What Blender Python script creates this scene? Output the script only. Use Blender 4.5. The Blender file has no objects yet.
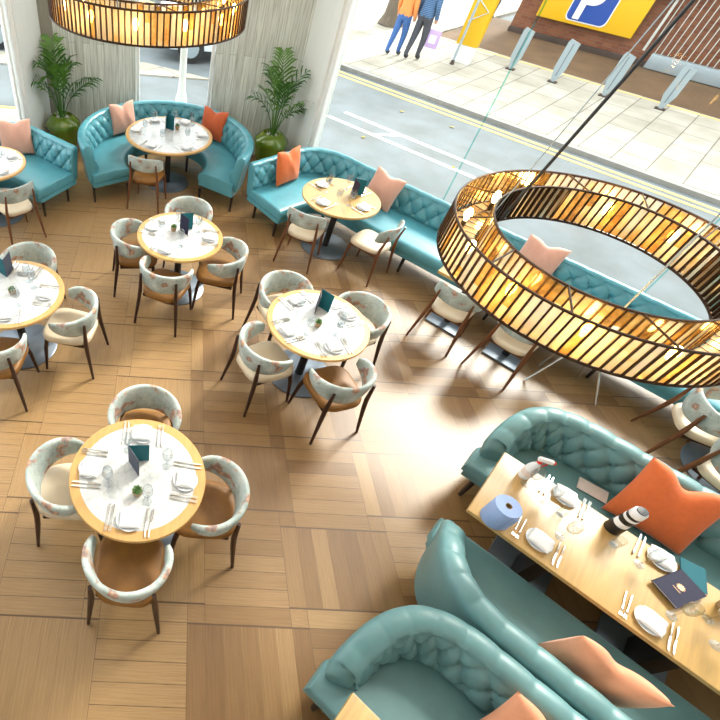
import bpy, bmesh, math, random
from math import sin, cos, pi, radians, hypot, atan2, exp, sqrt
from mathutils import Vector, Matrix, Quaternion
random.seed(7)
SC = bpy.context.scene
COL = SC.collection

# ------------------------------------------------------------------ camera, world, sun, exposure
cam_d = bpy.data.cameras.new('camera')
cam_d.sensor_width = 36.0
cam_d.lens = 23.91
cam_d.shift_x = 0.2507
cam_d.shift_y = 0.0169
cam_d.clip_end = 300
cam = bpy.data.objects.new('camera', cam_d)
COL.objects.link(cam)
_yaw, _pit, _rol = radians(2.58), radians(49.09), radians(-5.44)
_f = Vector((sin(_yaw)*cos(_pit), cos(_yaw)*cos(_pit), -sin(_pit)))
_r0 = Vector((cos(_yaw), -sin(_yaw), 0)); _d0 = _f.cross(_r0)
_r = _r0*cos(_rol) + _d0*sin(_rol); _d = -_r0*sin(_rol) + _d0*cos(_rol)
cam.matrix_world = Matrix((( _r.x, -_d.x, -_f.x, 0.505), (_r.y, -_d.y, -_f.y, -2.604), (_r.z, -_d.z, -_f.z, 3.873), (0, 0, 0, 1)))
SC.camera = cam
SC.view_settings.view_transform = 'Standard'
SC.view_settings.look = 'None'
SC.view_settings.exposure = 0.62
SC.view_settings.gamma = 1.0
SC.view_settings.use_curve_mapping = False
world = bpy.data.worlds.new('sky'); SC.world = world
world.use_nodes = True
bg = world.node_tree.nodes['Background']
bg.inputs[0].default_value = (0.95, 0.98, 1.0, 1); bg.inputs[1].default_value = 2.2
sun_d = bpy.data.lights.new('sun', 'SUN'); sun_d.energy = 4.0; sun_d.angle = radians(16); sun_d.color = (1.0, 0.95, 0.86)
sun = bpy.data.objects.new('sun', sun_d); COL.objects.link(sun)
sun.rotation_euler = Vector((-0.719, -0.695, -0.80)).to_track_quat('-Z', 'Y').to_euler()
def area(name, loc, size, energy, color):
    l = bpy.data.lights.new(name, 'AREA'); l.shape = 'RECTANGLE'; l.size, l.size_y = size; l.energy = energy; l.color = color
    o = bpy.data.objects.new(name, l); o.location = loc; COL.objects.link(o); return o
area('overhead_fill_light', (0.4, 1.2, 6.2), (6, 5), 90, (1.0, 0.93, 0.84))  # added fill light under the ceiling, no actual fitting there

# ------------------------------------------------------------------ materials
def new_mat(name):
    m = bpy.data.materials.new(name); m.use_nodes = True
    return m, m.node_tree.nodes, m.node_tree.links, m.node_tree.nodes['Principled BSDF']
def lerp_col(nt, fac, a, b):
    n = nt.nodes.new('ShaderNodeMix'); n.data_type = 'RGBA'
    nt.links.new(fac, n.inputs[0]); n.inputs[6].default_value = (*a, 1); n.inputs[7].default_value = (*b, 1)
    return n.outputs[2]
def noise(nt, scale, detail=3, rough=0.55, coord=None, stretch=None):
    n = nt.nodes.new('ShaderNodeTexNoise'); n.inputs['Scale'].default_value = scale; n.inputs['Detail'].default_value = detail; n.inputs['Roughness'].default_value = rough
    tc = nt.nodes.new('ShaderNodeTexCoord'); out = tc.outputs[coord or 'Object']
    if stretch:
        mp = nt.nodes.new('ShaderNodeMapping'); mp.inputs['Scale'].default_value = stretch; nt.links.new(out, mp.inputs[0]); out = mp.outputs[0]
    nt.links.new(out, n.inputs['Vector']); return n
def ramp(nt, fac, stops):
    r = nt.nodes.new('ShaderNodeValToRGB'); e = r.color_ramp.elements
    while len(e) < len(stops): e.new(0.5)
    for el, (p, c) in zip(e, stops): el.position = p; el.color = (*c, 1)
    nt.links.new(fac, r.inputs[0]); return r.outputs[0]
def bump(nt, bs, h, strength=0.2, dist=0.01):
    b = nt.nodes.new('ShaderNodeBump'); b.inputs['Strength'].default_value = strength; b.inputs['Distance'].default_value = dist
    nt.links.new(h, b.inputs['Height']); nt.links.new(b.outputs[0], bs.inputs['Normal'])
def simple(name, col, rough=0.5, metal=0.0, var=0.0, scale=8, spec=None, bmp=0.0, coat=0.0, stretch=None, sheen=0.0):
    m, N, L, bs = new_mat(name)
    bs.inputs['Roughness'].default_value = rough; bs.inputs['Metallic'].default_value = metal
    if spec is not None: bs.inputs['Specular IOR Level'].default_value = spec
    bs.inputs['Coat Weight'].default_value = coat
    bs.inputs['Sheen Weight'].default_value = sheen
    n = noise(m.node_tree, scale, stretch=stretch)
    v = max(var, 0.02)
    c = lerp_col(m.node_tree, n.outputs[0], tuple(x*(1-v) for x in col), tuple(min(1, x*(1+v)) for x in col))
    L.new(c, bs.inputs['Base Color'])
    if bmp: bump(m.node_tree, bs, n.outputs[0], bmp)
    return m
M = {}
M['teal'] = simple('teal_leather', (0.080, 0.300, 0.365), 0.34, var=0.25, scale=5, bmp=0.05, spec=0.6)
M['teal_front_lit'] = simple('teal_leather_front_light', (0.120, 0.255, 0.265), 0.42, var=0.30, scale=4, bmp=0.05, spec=0.6)  # same teal leather; tint of the light on the front sofas mixed into colour
M['walnut'] = simple('walnut_wood', (0.034, 0.011, 0.007), 0.38, var=0.4, scale=14, stretch=(1, 1, 0.15))
M['oakleg'] = simple('brown_wood', (0.15, 0.055, 0.022), 0.4, var=0.35, scale=14, stretch=(1, 1, 0.15))
M['blackwood'] = simple('dark_stained_wood', (0.025, 0.015, 0.012), 0.4, var=0.3, scale=10)
M['tan'] = simple('tan_leather', (0.25, 0.105, 0.016), 0.5, var=0.4, scale=9, bmp=0.05)
M['cream'] = simple('cream_leather', (0.70, 0.58, 0.42), 0.45, var=0.12, scale=7)
M['oak'] = simple('oak_edge', (0.58, 0.33, 0.11), 0.4, var=0.2, scale=10, stretch=(4, 0.6, 4))
M['oaktop'] = simple('pale_oak_top', (0.50, 0.305, 0.105), 0.33, var=0.28, scale=6, stretch=(6, 0.5, 1), spec=0.6)
M['steel'] = simple('brushed_grey_steel', (0.19, 0.22, 0.26), 0.38, metal=0.55, var=0.1)
M['blackmetal'] = simple('black_metal', (0.018, 0.018, 0.02), 0.4, metal=0.3)
M['bronze'] = simple('dark_bronze', (0.04, 0.018, 0.006), 0.4, metal=0.6, var=0.3)
M['china'] = simple('white_china', (0.80, 0.82, 0.84), 0.18, spec=0.6)
M['linen'] = simple('white_linen', (0.86, 0.86, 0.86), 0.85, var=0.04, scale=60, bmp=0.15)
M['cutlery'] = simple('polished_steel', (0.75, 0.72, 0.66), 0.18, metal=1.0)
M['cutwood'] = simple('gold_toned_steel', (0.62, 0.48, 0.28), 0.25, metal=0.9)
M['navy'] = simple('navy_card', (0.016, 0.015, 0.042), 0.65, spec=0.25)
M['greycard'] = simple('slate_card', (0.07, 0.08, 0.11), 0.65, spec=0.25)
M['tealcard'] = simple('teal_card', (0.008, 0.11, 0.14), 0.7, spec=0.25)
M['goldfoil'] = simple('gold_foil', (0.7, 0.42, 0.22), 0.4, metal=0.6)
M['orange'] = simple('orange_fabric', (0.72, 0.145, 0.03), 0.75, var=0.12, scale=30, bmp=0.15, sheen=0.2)
M['rust'] = simple('burnt_orange_fabric', (0.56, 0.10, 0.025), 0.75, var=0.12, scale=30, bmp=0.15, sheen=0.2)
M['pink'] = simple('blush_pink_fabric', (0.69, 0.37, 0.28), 0.75, var=0.08, scale=30, bmp=0.12, sheen=0.2)
M['peach'] = simple('peach_fabric', (0.72, 0.30, 0.16), 0.7, var=0.10, scale=20, bmp=0.12, sheen=0.2)
M['potgreen'] = simple('green_glaze', (0.12, 0.20, 0.010), 0.12, var=0.25, scale=3, coat=0.6)
M['leaf'] = simple('palm_leaf', (0.03, 0.12, 0.014), 0.45, var=0.5, scale=6)
M['leaflight'] = simple('young_palm_leaf', (0.085, 0.21, 0.02), 0.45, var=0.4, scale=6)
M['pebble'] = simple('white_pebbles', (0.70, 0.68, 0.64), 0.6, var=0.3, scale=40, bmp=0.6)
M['terra'] = simple('sand_pot', (0.36, 0.24, 0.13), 0.7, var=0.15)
M['succ'] = simple('succulent_leaf', (0.10, 0.20, 0.06), 0.5, var=0.4, scale=20)
M['white'] = simple('white_paint', (0.84, 0.84, 0.82), 0.5, var=0.03)
M['whiteplastic'] = simple('white_plastic', (0.85, 0.85, 0.86), 0.3)
M['red'] = simple('red_plastic', (0.70, 0.04, 0.02), 0.35)
M['bluepaper'] = simple('blue_tissue', (0.30, 0.40, 0.66), 0.9, var=0.08, scale=60, bmp=0.2)
M['card'] = simple('brown_card_tube', (0.30, 0.20, 0.09), 0.9)
M['paper'] = simple('printed_paper', (0.75, 0.66, 0.62), 0.6, var=0.15, scale=30)
M['chrome'] = simple('bright_steel_tube', (0.72, 0.72, 0.72), 0.22, metal=1.0)
M['yellow'] = simple('signal_yellow', (0.72, 0.42, 0.005), 0.4)
M['blue'] = simple('sign_blue', (0.01, 0.06, 0.32), 0.4)
M['curb'] = simple('kerb_stone', (0.26, 0.255, 0.24), 0.8, var=0.2)
M['yline'] = simple('yellow_road_paint', (0.80, 0.52, 0.14), 0.8, var=0.2, scale=20)
M['wline'] = simple('white_road_paint', (0.80, 0.80, 0.78), 0.8, var=0.08, scale=20)
M['asphaltbrown'] = simple('brown_forecourt', (0.13, 0.075, 0.035), 0.85, var=0.5, scale=1.1)
M['galv'] = simple('galvanised_steel', (0.36, 0.43, 0.47), 0.4, metal=0.4)
M['greybox'] = simple('grey_enamel', (0.50, 0.51, 0.47), 0.5)
M['stonedark'] = simple('dark_plinth', (0.06, 0.04, 0.03), 0.8, var=0.4, scale=3)
M['carpaint'] = simple('silver_blue_paint', (0.60, 0.68, 0.74), 0.25, coat=0.8)
M['carwhite'] = simple('white_car_paint', (0.80, 0.82, 0.83), 0.25, coat=0.8)
M['darkglass'] = simple('car_glass', (0.03, 0.04, 0.05), 0.1)
M['rubber'] = simple('tyre_rubber', (0.02, 0.02, 0.02), 0.8)
M['bark'] = simple('tree_bark', (0.13, 0.10, 0.07), 0.9, var=0.5, scale=12, bmp=0.5, stretch=(1, 1, 0.2))
M['leaflitter'] = simple('dry_leaf', (0.35, 0.28, 0.04), 0.8)
M['skin'] = simple('skin', (0.55, 0.30, 0.20), 0.6)
M['hair'] = simple('brown_hair', (0.05, 0.03, 0.02), 0.6)
M['denim'] = simple('blue_denim', (0.05, 0.13, 0.36), 0.8, var=0.3, scale=10)
M['darkcloth'] = simple('charcoal_cloth', (0.06, 0.06, 0.075), 0.8, var=0.2)
M['orangecloth'] = simple('orange_cloth', (0.75, 0.27, 0.07), 0.8)
M['shoe'] = simple('dark_shoe', (0.03, 0.03, 0.035), 0.6)
M['lilac'] = simple('lilac_carrier', (0.50, 0.35, 0.62), 0.5)
M['socket'] = simple('black_socket', (0.012, 0.01, 0.01), 0.5)

def striped():
    m, N, L, bs = new_mat('blue_striped_knit'); bs.inputs['Roughness'].default_value = 0.8
    tc = N.new('ShaderNodeTexCoord'); w = N.new('ShaderNodeTexWave'); w.bands_direction = 'Z'; w.inputs['Scale'].default_value = 9
    L.new(tc.outputs['Object'], w.inputs[0])
    L.new(ramp(m.node_tree, w.outputs[1], [(0.3, (0.03, 0.07, 0.17)), (0.7, (0.10, 0.20, 0.36))]), bs.inputs['Base Color']); return m
M['stripe'] = striped()

def marble():
    m, N, L, bs = new_mat('white_marble'); bs.inputs['Roughness'].default_value = 0.22
    n1 = noise(m.node_tree, 3.0, 5, 0.6); 
    w = N.new('ShaderNodeTexNoise'); w.inputs['Scale'].default_value = 4.5; w.inputs['Detail'].default_value = 6; w.inputs['Distortion'].default_value = 1.6
    tc = N.new('ShaderNodeTexCoord'); L.new(tc.outputs['Object'], w.inputs['Vector'])
    c = ramp(m.node_tree, w.outputs[0], [(0.0, (0.64, 0.64, 0.62)), (0.47, (0.61, 0.61, 0.60)), (0.50, (0.47, 0.49, 0.49)), (0.53, (0.61, 0.61, 0.60)), (1.0, (0.66, 0.65, 0.63))])
    L.new(c, bs.inputs['Base Color']); return m
M['marble'] = marble()

def floral():
    m, N, L, bs = new_mat('floral_upholstery'); bs.inputs['Roughness'].default_value = 0.75
    nt = m.node_tree
    base = noise(nt, 7, 4); c0 = ramp(nt, base.outputs[0], [(0.30, (0.31, 0.38, 0.36)), (0.55, (0.48, 0.54, 0.51)), (0.75, (0.66, 0.69, 0.66))])
    fl = noise(nt, 6.5, 2.5, 0.6); 
    mp = nt.nodes.new('ShaderNodeMapping'); mp.inputs['Location'].default_value = (3.1, 1.7, 0.4)
    tc = nt.nodes.new('ShaderNodeTexCoord'); nt.links.new(tc.outputs['Object'], mp.inputs[0]); nt.links.new(mp.outputs[0], fl.inputs['Vector'])
    fac = ramp(nt, fl.outputs[0], [(0.53, (0, 0, 0)), (0.60, (0.8, 0.8, 0.8))])
    pet = nt.nodes.new('ShaderNodeTexVoronoi'); pet.inputs['Scale'].default_value = 34; nt.links.new(tc.outputs['Object'], pet.inputs['Vector'])
    pc = ramp(nt, pet.outputs['Distance'], [(0.1, (0.64, 0.40, 0.27)), (0.4, (0.58, 0.25, 0.12)), (0.7, (0.26, 0.12, 0.09))])
    mx = nt.nodes.new('ShaderNodeMix'); mx.data_type = 'RGBA'; L.new(fac, mx.inputs[0]); L.new(c0, mx.inputs[6]); L.new(pc, mx.inputs[7])
    # thin dark stems
    st = noise(nt, 5, 2); st.inputs['Distortion'].default_value = 2.0
    sf = ramp(nt, st.outputs[0], [(0.485, (0, 0, 0)), (0.50, (0.5, 0.5, 0.5)), (0.515, (0, 0, 0))])
    m2 = nt.nodes.new('ShaderNodeMix'); m2.data_type = 'RGBA'; L.new(sf, m2.inputs[0]); L.new(mx.outputs[2], m2.inputs[6]); m2.inputs[7].default_value = (0.16, 0.18, 0.16, 1)
    L.new(m2.outputs[2], bs.inputs['Base Color']); return m
M['floral'] = floral()

def floor_mat():
    m, N, L, bs = new_mat('oak_parquet'); nt = m.node_tree
    uv = N.new('ShaderNodeUVMap'); uv.uv_map = 'grain'
    at = N.new('ShaderNodeAttribute'); at.attribute_name = 'tone'
    sx = N.new('ShaderNodeSeparateColor'); L.new(at.outputs['Color'], sx.inputs[0])
    def nz(sc, st, det=5, dis=0.0):
        mp = N.new('ShaderNodeMapping'); mp.inputs['Scale'].default_value = st; L.new(uv.outputs[0], mp.inputs[0])
        n = N.new('ShaderNodeTexNoise'); n.inputs['Scale'].default_value = sc; n.inputs['Detail'].default_value = det; n.inputs['Distortion'].default_value = dis
        L.new(mp.outputs[0], n.inputs['Vector']); return n.outputs[0]
    tone = ramp(nt, sx.outputs[0], [(0.0, (0.240, 0.128, 0.047)), (0.5, (0.325, 0.187, 0.074)), (1.0, (0.415, 0.258, 0.114))])
    g1 = nz(5, (0.30, 7, 1), 4, 0.3)
    gc = ramp(nt, g1, [(0.30, (0.72, 0.66, 0.58)), (0.5, (0.97, 0.96, 0.95)), (0.72, (1.14, 1.14, 1.12))])
    mul = N.new('ShaderNodeMix'); mul.data_type = 'RGBA'; mul.blend_type = 'MULTIPLY'; mul.inputs[0].default_value = 1.0
    L.new(tone, mul.inputs[6]); L.new(gc, mul.inputs[7])
    # cathedral grain rings
    w = N.new('ShaderNodeTexWave'); w.wave_type = 'BANDS'; w.bands_direction = 'Y'; w.inputs['Scale'].default_value = 8; w.inputs['Distortion'].default_value = 11; w.inputs['Detail'].default_value = 2.0; w.inputs['Detail Scale'].default_value = 0.55; w.inputs['Detail Roughness'].default_value = 0.4
    mp = N.new('ShaderNodeMapping'); mp.inputs['Scale'].default_value = (0.55, 1.6, 1); L.new(uv.outputs[0], mp.inputs[0]); L.new(mp.outputs[0], w.inputs['Vector'])
    wc = ramp(nt, w.outputs[1], [(0.0, (0.40, 0.30, 0.21)), (0.42, (1, 1, 1))])
    mul2 = N.new('ShaderNodeMix'); mul2.data_type = 'RGBA'; mul2.blend_type = 'MULTIPLY'; mul2.inputs[0].default_value = 0.9
    L.new(mul.outputs[2], mul2.inputs[6]); L.new(wc, mul2.inputs[7])
    # knots / stains
    kn = nz(3.2, (0.7, 1.4, 1), 3)
    kc = ramp(nt, kn, [(0.70, (1, 1, 1)), (0.80, (0.55, 0.46, 0.38))])
    mul3 = N.new('ShaderNodeMix'); mul3.data_type = 'RGBA'; mul3.blend_type = 'MULTIPLY'; mul3.inputs[0].default_value = 0.8
    L.new(mul2.outputs[2], mul3.inputs[6]); L.new(kc, mul3.inputs[7])
    # joints from second uv
    u2 = N.new('ShaderNodeUVMap'); u2.uv_map = 'plank'
    sp = N.new('ShaderNodeSeparateXYZ'); L.new(u2.outputs[0], sp.inputs[0])
    def edge(o, wd):
        a = N.new('ShaderNodeMath'); a.operation = 'SUBTRACT'; L.new(o, a.inputs[0]); a.inputs[1].default_value = 0.5
        b = N.new('ShaderNodeMath'); b.operation = 'ABSOLUTE'; L.new(a.outputs[0], b.inputs[0])
        c = N.new('ShaderNodeMath'); c.operation = 'GREATER_THAN'; L.new(b.outputs[0], c.inputs[0]); c.inputs[1].default_value = 0.5 - wd; return c.outputs[0]
    e = N.new('ShaderNodeMath'); e.operation = 'MAXIMUM'; L.new(edge(sp.outputs[0], 0.004), e.inputs[0]); L.new(edge(sp.outputs[1], 0.016), e.inputs[1])
    mj = N.new('ShaderNodeMix'); mj.data_type = 'RGBA'; L.new(e.outputs[0], mj.inputs[0]); L.new(mul3.outputs[2], mj.inputs[6]); mj.inputs[7].default_value = (0.10, 0.05, 0.02, 1)
    L.new(mj.outputs[2], bs.inputs['Base Color'])
    bs.inputs['Roughness'].default_value = 0.38; bs.inputs['Specular IOR Level'].default_value = 0.55
    bump(nt, bs, g1, 0.12, 0.004); return m
M['floor'] = floor_mat()

def boards():
    m, N, L, bs = new_mat('board_marked_concrete'); nt = m.node_tree; bs.inputs['Roughness'].default_value = 0.8
    uv = N.new('ShaderNodeUVMap'); uv.uv_map = 'wall'
    b = N.new('ShaderNodeTexBrick'); b.offset = 0.37; b.inputs['Scale'].default_value = 1.0
    b.inputs['Brick Width'].default_value = 2.4; b.inputs['Row Height'].default_value = 0.11; b.inputs['Mortar Size'].default_value = 0.0025
    b.inputs['Color1'].default_value = (0.60, 0.62, 0.58, 1); b.inputs['Color2'].default_value = (0.74, 0.77, 0.73, 1); b.inputs['Mortar'].default_value = (0.34, 0.33, 0.30, 1)
    L.new(uv.outputs[0], b.inputs['Vector'])
    mp = N.new('ShaderNodeMapping'); mp.inputs['Scale'].default_value = (1.2, 22, 1); L.new(uv.outputs[0], mp.inputs[0])
    n = N.new('ShaderNodeTexNoise'); n.inputs['Scale'].default_value = 2.0; n.inputs['Detail'].default_value = 6; L.new(mp.outputs[0], n.inputs['Vector'])
    c = ramp(nt, n.outputs[0], [(0.3, (0.66, 0.64, 0.58)), (0.5, (0.97, 0.97, 0.95)), (0.7, (1.15, 1.15, 1.13))])
    mx = N.new('ShaderNodeMix'); mx.data_type = 'RGBA'; mx.blend_type = 'MULTIPLY'; mx.inputs[0].default_value = 1; L.new(b.outputs[0], mx.inputs[6]); L.new(c, mx.inputs[7])
    L.new(mx.outputs[2], bs.inputs['Base Color']); bump(nt, bs, n.outputs[0], 0.25, 0.006); return m
M['boards'] = boards()
M['darkboard'] = simple('weathered_board', (0.26, 0.245, 0.20), 0.8, var=0.3, scale=10, stretch=(3, 3, 0.3), bmp=0.3)
M['plaster'] = simple('white_plaster', (0.84, 0.85, 0.83), 0.7, var=0.06, scale=4, stretch=(3, 3, 0.5))

def bricklike(name, c1, c2, mo, bw, rh, ms, rough=0.85, uvn='wall'):
    m, N, L, bs = new_mat(name); bs.inputs['Roughness'].default_value = rough
    uv = N.new('ShaderNodeUVMap'); uv.uv_map = uvn
    b = N.new('ShaderNodeTexBrick'); b.inputs['Scale'].default_value = 1
    b.inputs['Brick Width'].default_value = bw; b.inputs['Row Height'].default_value = rh; b.inputs['Mortar Size'].default_value = ms
    b.inputs['Color1'].default_value = (*c1, 1); b.inputs['Color2'].default_value = (*c2, 1); b.inputs['Mortar'].default_value = (*mo, 1)
    L.new(uv.outputs[0], b.inputs['Vector'])
    n = N.new('ShaderNodeTexNoise'); n.inputs['Scale'].default_value = 1.3; n.inputs['Detail'].default_value = 5; L.new(uv.outputs[0], n.inputs['Vector'])
    c = ramp(m.node_tree, n.outputs[0], [(0.3, (0.8, 0.78, 0.72)), (0.65, (1.05, 1.05, 1.05))])
    mx = N.new('ShaderNodeMix'); mx.data_type = 'RGBA'; mx.blend_type = 'MULTIPLY'; mx.inputs[0].default_value = 1; L.new(b.outputs[0], mx.inputs[6]); L.new(c, mx.inputs[7])
    L.new(mx.outputs[2], bs.inputs['Base Color']); return m
M['brick'] = bricklike('red_brick', (0.17, 0.05, 0.022), (0.25, 0.09, 0.04), (0.17, 0.11, 0.07), 0.23, 0.08, 0.008)
M['paver'] = bricklike('pale_pavers', (0.37, 0.345, 0.285), (0.46, 0.43, 0.365), (0.17, 0.155, 0.125), 0.95, 0.62, 0.012)
M['asphalt'] = bricklike('asphalt', (0.15, 0.172, 0.185), (0.165, 0.188, 0.20), (0.154, 0.176, 0.189), 3.3, 7.7, 0.01, 0.9)

def glass(name, tint=(0.96, 1.0, 0.99), refl=0.04, rough=0.02):
    m, N, L, bs = new_mat(name); N.remove(bs)
    t = N.new('ShaderNodeBsdfTransparent'); t.inputs[0].default_value = (*tint, 1)
    g = N.new('ShaderNodeBsdfGlossy'); g.inputs['Roughness'].default_value = rough
    lw = N.new('ShaderNodeLayerWeight'); pw = N.new('ShaderNodeMath'); pw.operation = 'POWER'; L.new(lw.outputs['Facing'], pw.inputs[0]); pw.inputs[1].default_value = 3.5
    fr = N.new('ShaderNodeMath'); fr.operation = 'MULTIPLY_ADD'; L.new(pw.outputs[0], fr.inputs[0]); fr.inputs[1].default_value = 0.6; fr.inputs[2].default_value = refl
    mx = N.new('ShaderNodeMixShader'); L.new(fr.outputs[0], mx.inputs[0]); L.new(t.outputs[0], mx.inputs[1]); L.new(g.outputs[0], mx.inputs[2])
    L.new(mx.outputs[0], N['Material Output'].inputs[0]); return m
M['glass'] = glass('window_glass', refl=0.018)
M['wineglass'] = glass('clear_crystal', (0.90, 0.92, 0.93), refl=0.09, rough=0.05)
M['seam'] = glass('green_glass_joint', (0.62, 0.90, 0.87))

def amber():
    m, N, L, bs = new_mat('marbled_amber_glass'); nt = m.node_tree; N.remove(bs)
    at = N.new('ShaderNodeAttribute'); at.attribute_name = 'tone'
    n = noise(nt, 9, 5, 0.65)
    sc = N.new('ShaderNodeSeparateColor'); L.new(at.outputs['Color'], sc.inputs[0])
    ad = N.new('ShaderNodeMath'); ad.operation = 'ADD'; L.new(sc.outputs[0], ad.inputs[0]); L.new(n.outputs[0], ad.inputs[1])
    hf = N.new('ShaderNodeMath'); hf.operation = 'MULTIPLY'; L.new(ad.outputs[0], hf.inputs[0]); hf.inputs[1].default_value = 0.5
    col = ramp(nt, hf.outputs[0], [(0.22, (0.10, 0.05, 0.02)), (0.36, (0.48, 0.24, 0.05)), (0.50, (0.70, 0.46, 0.16)), (0.66, (0.74, 0.64, 0.45)), (0.82, (0.60, 0.58, 0.52))])
    tr = N.new('ShaderNodeBsdfTranslucent'); df = N.new('ShaderNodeBsdfDiffuse'); gl = N.new('ShaderNodeBsdfGlossy'); tp = N.new('ShaderNodeBsdfTransparent')
    gl.inputs['Roughness'].default_value = 0.12; gl.inputs[0].default_value = (0.95, 0.86, 0.68, 1)
    for s in (tr, df, tp): L.new(col, s.inputs[0])
    a = N.new('ShaderNodeMixShader'); a.inputs[0].default_value = 0.45; L.new(tr.outputs[0], a.inputs[1]); L.new(df.outputs[0], a.inputs[2])
    b = N.new('ShaderNodeMixShader'); b.inputs[0].default_value = 0.40; L.new(a.outputs[0], b.inputs[1]); L.new(tp.outputs[0], b.inputs[2])
    fr = N.new('ShaderNodeFresnel'); fr.inputs[0].default_value = 1.6
    c = N.new('ShaderNodeMixShader'); L.new(fr.outputs[0], c.inputs[0]); L.new(b.outputs[0], c.inputs[1]); L.new(gl.outputs[0], c.inputs[2])
    L.new(c.outputs[0], N['Material Output'].inputs[0]); return m
M['amber'] = amber()
def emit(name, col, s):
    m, N, L, bs = new_mat(name); bs.inputs['Emission Color'].default_value = (*col, 1); bs.inputs['Emission Strength'].default_value = s; bs.inputs['Base Color'].default_value = (*col, 1); return m
M['bulb'] = emit('glowing_filament_bulb', (1.0, 0.58, 0.15), 75)

# ------------------------------------------------------------------ mesh helpers
class G:
    """collects shapes; build() links them as ONE mesh object"""
    def __init__(s): s.v = []; s.f = []; s.m = []
    def add(s, vs, fs, mi=0):
        o = len(s.v); s.v += [tuple(p) for p in vs]; s.f += [tuple(i+o for i in f) for f in fs]; s.m += [mi]*len(fs); return s
    def box(s, c, size, rz=0.0, bev=0.0, mi=0, rot=None):
        bm = bmesh.new(); bmesh.ops.create_cube(bm, size=1.0)
        for v in bm.verts: v.co = Vector((v.co.x*size[0], v.co.y*size[1], v.co.z*size[2]))
        if bev: bmesh.ops.bevel(bm, geom=bm.edges[:], offset=bev, segments=2, affect='EDGES', profile=0.6)
        R = rot if rot is not None else Matrix.Rotation(rz, 3, 'Z'); c = Vector(c)
        bm.verts.index_update()
        s.add([R @ v.co + c for v in bm.verts], [[v.index for v in f.verts] for f in bm.faces], mi); bm.free(); return s
    def cyl(s, p0, p1, r0, r1=None, n=12, mi=0, caps=True):
        r1 = r0 if r1 is None else r1; p0 = Vector(p0); p1 = Vector(p1); d = (p1-p0).normalized()
        a = d.orthogonal().normalized(); b = d.cross(a); vs = []
        for p, r in ((p0, r0), (p1, r1)): vs += [p + (a*cos(2*pi*i/n) + b*sin(2*pi*i/n))*r for i in range(n)]
        fs = [(i, (i+1) % n, n+(i+1) % n, n+i) for i in range(n)]
        if caps: fs += [tuple(range(n-1, -1, -1)), tuple(range(n, 2*n))]
        return s.add(vs, fs, mi)
    def tube(s, path, r, n=8, mi=0, closed=False, radii=None):
        P = [Vector(p) for p in path]; k = len(P); vs = []; up = None
        for i, p in enumerate(P):
            t = (P[(i+1) % k] - P[i-1]) if (closed or 0 < i < k-1) else (P[1]-P[0] if i == 0 else P[-1]-P[-2])
            t.normalize()
            if up is None: up = t.orthogonal().normalized()
            up = (up - t*up.dot(t)).normalized(); b = t.cross(up); rr = radii[i] if radii else r
            vs += [p + (up*cos(2*pi*j/n) + b*sin(2*pi*j/n))*rr for j in range(n)]
        fs = [(i*n+j, i*n+(j+1) % n, ((i+1) % k)*n+(j+1) % n, ((i+1) % k)*n+j) for i in range(k if closed else k-1) for j in range(n)]
        if not closed: fs += [tuple(range(n-1, -1, -1)), tuple(range((k-1)*n, k*n))]
        return s.add(vs, fs, mi)
    def lathe(s, prof, c=(0, 0, 0), n=32, mi=0):
        c = Vector(c); vs = []; k = len(prof)
        for r, z in prof: vs += [c + Vector((max(r, 1e-4)*cos(2*pi*i/n), max(r, 1e-4)*sin(2*pi*i/n), z)) for i in range(n)]
        fs = [(q*n+i, q*n+(i+1) % n, (q+1)*n+(i+1) % n, (q+1)*n+i) for q in range(k-1) for i in range(n)]
        return s.add(vs, fs, mi)
    def prism(s, pts, z0, z1, mi=0):
        n = len(pts); vs = [(x, y, z0) for x, y in pts] + [(x, y, z1) for x, y in pts]
        return s.add(vs, [tuple(range(n-1, -1, -1)), tuple(range(n, 2*n))] + [(i, (i+1) % n, n+(i+1) % n, n+i) for i in range(n)], mi)
    def build(s, name, mats, parent=None, smooth=35, loc=None, rz=0.0, wn=False):
        me = bpy.data.meshes.new(name); me.from_pydata(s.v, [], s.f)
        bm = bmesh.new(); bm.from_mesh(me); bmesh.ops.recalc_face_normals(bm, faces=bm.faces[:]); bm.to_mesh(me); bm.free()
        for m in (mats if isinstance(mats, (list, tuple)) else [mats]): me.materials.append(M[m] if isinstance(m, str) else m)
        if any(s.m): me.polygons.foreach_set('material_index', s.m)
        if smooth:
            me.polygons.foreach_set('use_smooth', [True]*len(me.polygons)); me.set_sharp_from_angle(angle=radians(smooth))
        me.update()
        o = bpy.data.objects.new(name, me); COL.objects.link(o)
        if parent is not None: o.parent = parent
        if loc is not None: o.location = loc
        o.rotation_euler[2] = rz
        return o
LABELS = {}
def tag(o, label, cat, group=None, kind=None):
    o['label'] = label; o['category'] = cat
    if group: o['group'] = group
    if kind: o['kind'] = kind
    LABELS.setdefault(label, []).append(o.name)
    return o
def thing(name, label, cat, loc=(0, 0, 0), rz=0.0, group=None):
    o = bpy.data.objects.new(name, None); o.empty_display_size = 0.1; COL.objects.link(o)
    o.location = loc; o.rotation_euler[2] = rz
    return tag(o, label, cat, group)
def kids(o): return [c for c in bpy.data.objects if c.parent == o]
def clone(src, loc, rz, label, swap=None):
    r = src.copy(); COL.objects.link(r); r.location = loc; r.rotation_euler[2] = rz; r['label'] = label; LABELS.setdefault(label, []).append(r.name)
    for ch in src_kids[src.name]:
        c = ch.copy(); COL.objects.link(c); c.parent = r
        if swap and ch.name.split('.')[0] in swap:
            c.data = swap[ch.name.split('.')[0]]
    return r
src_kids = {}
def remember(o): src_kids[o.name] = kids(o)
def relegs(root, mat):
    for c in root.children:
        if c.name.split('.')[0] == 'leg':
            c.data = c.data.copy(); c.data.materials.clear(); c.data.materials.append(M[mat])
def struct(o): o['kind'] = 'structure'; return o
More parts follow.
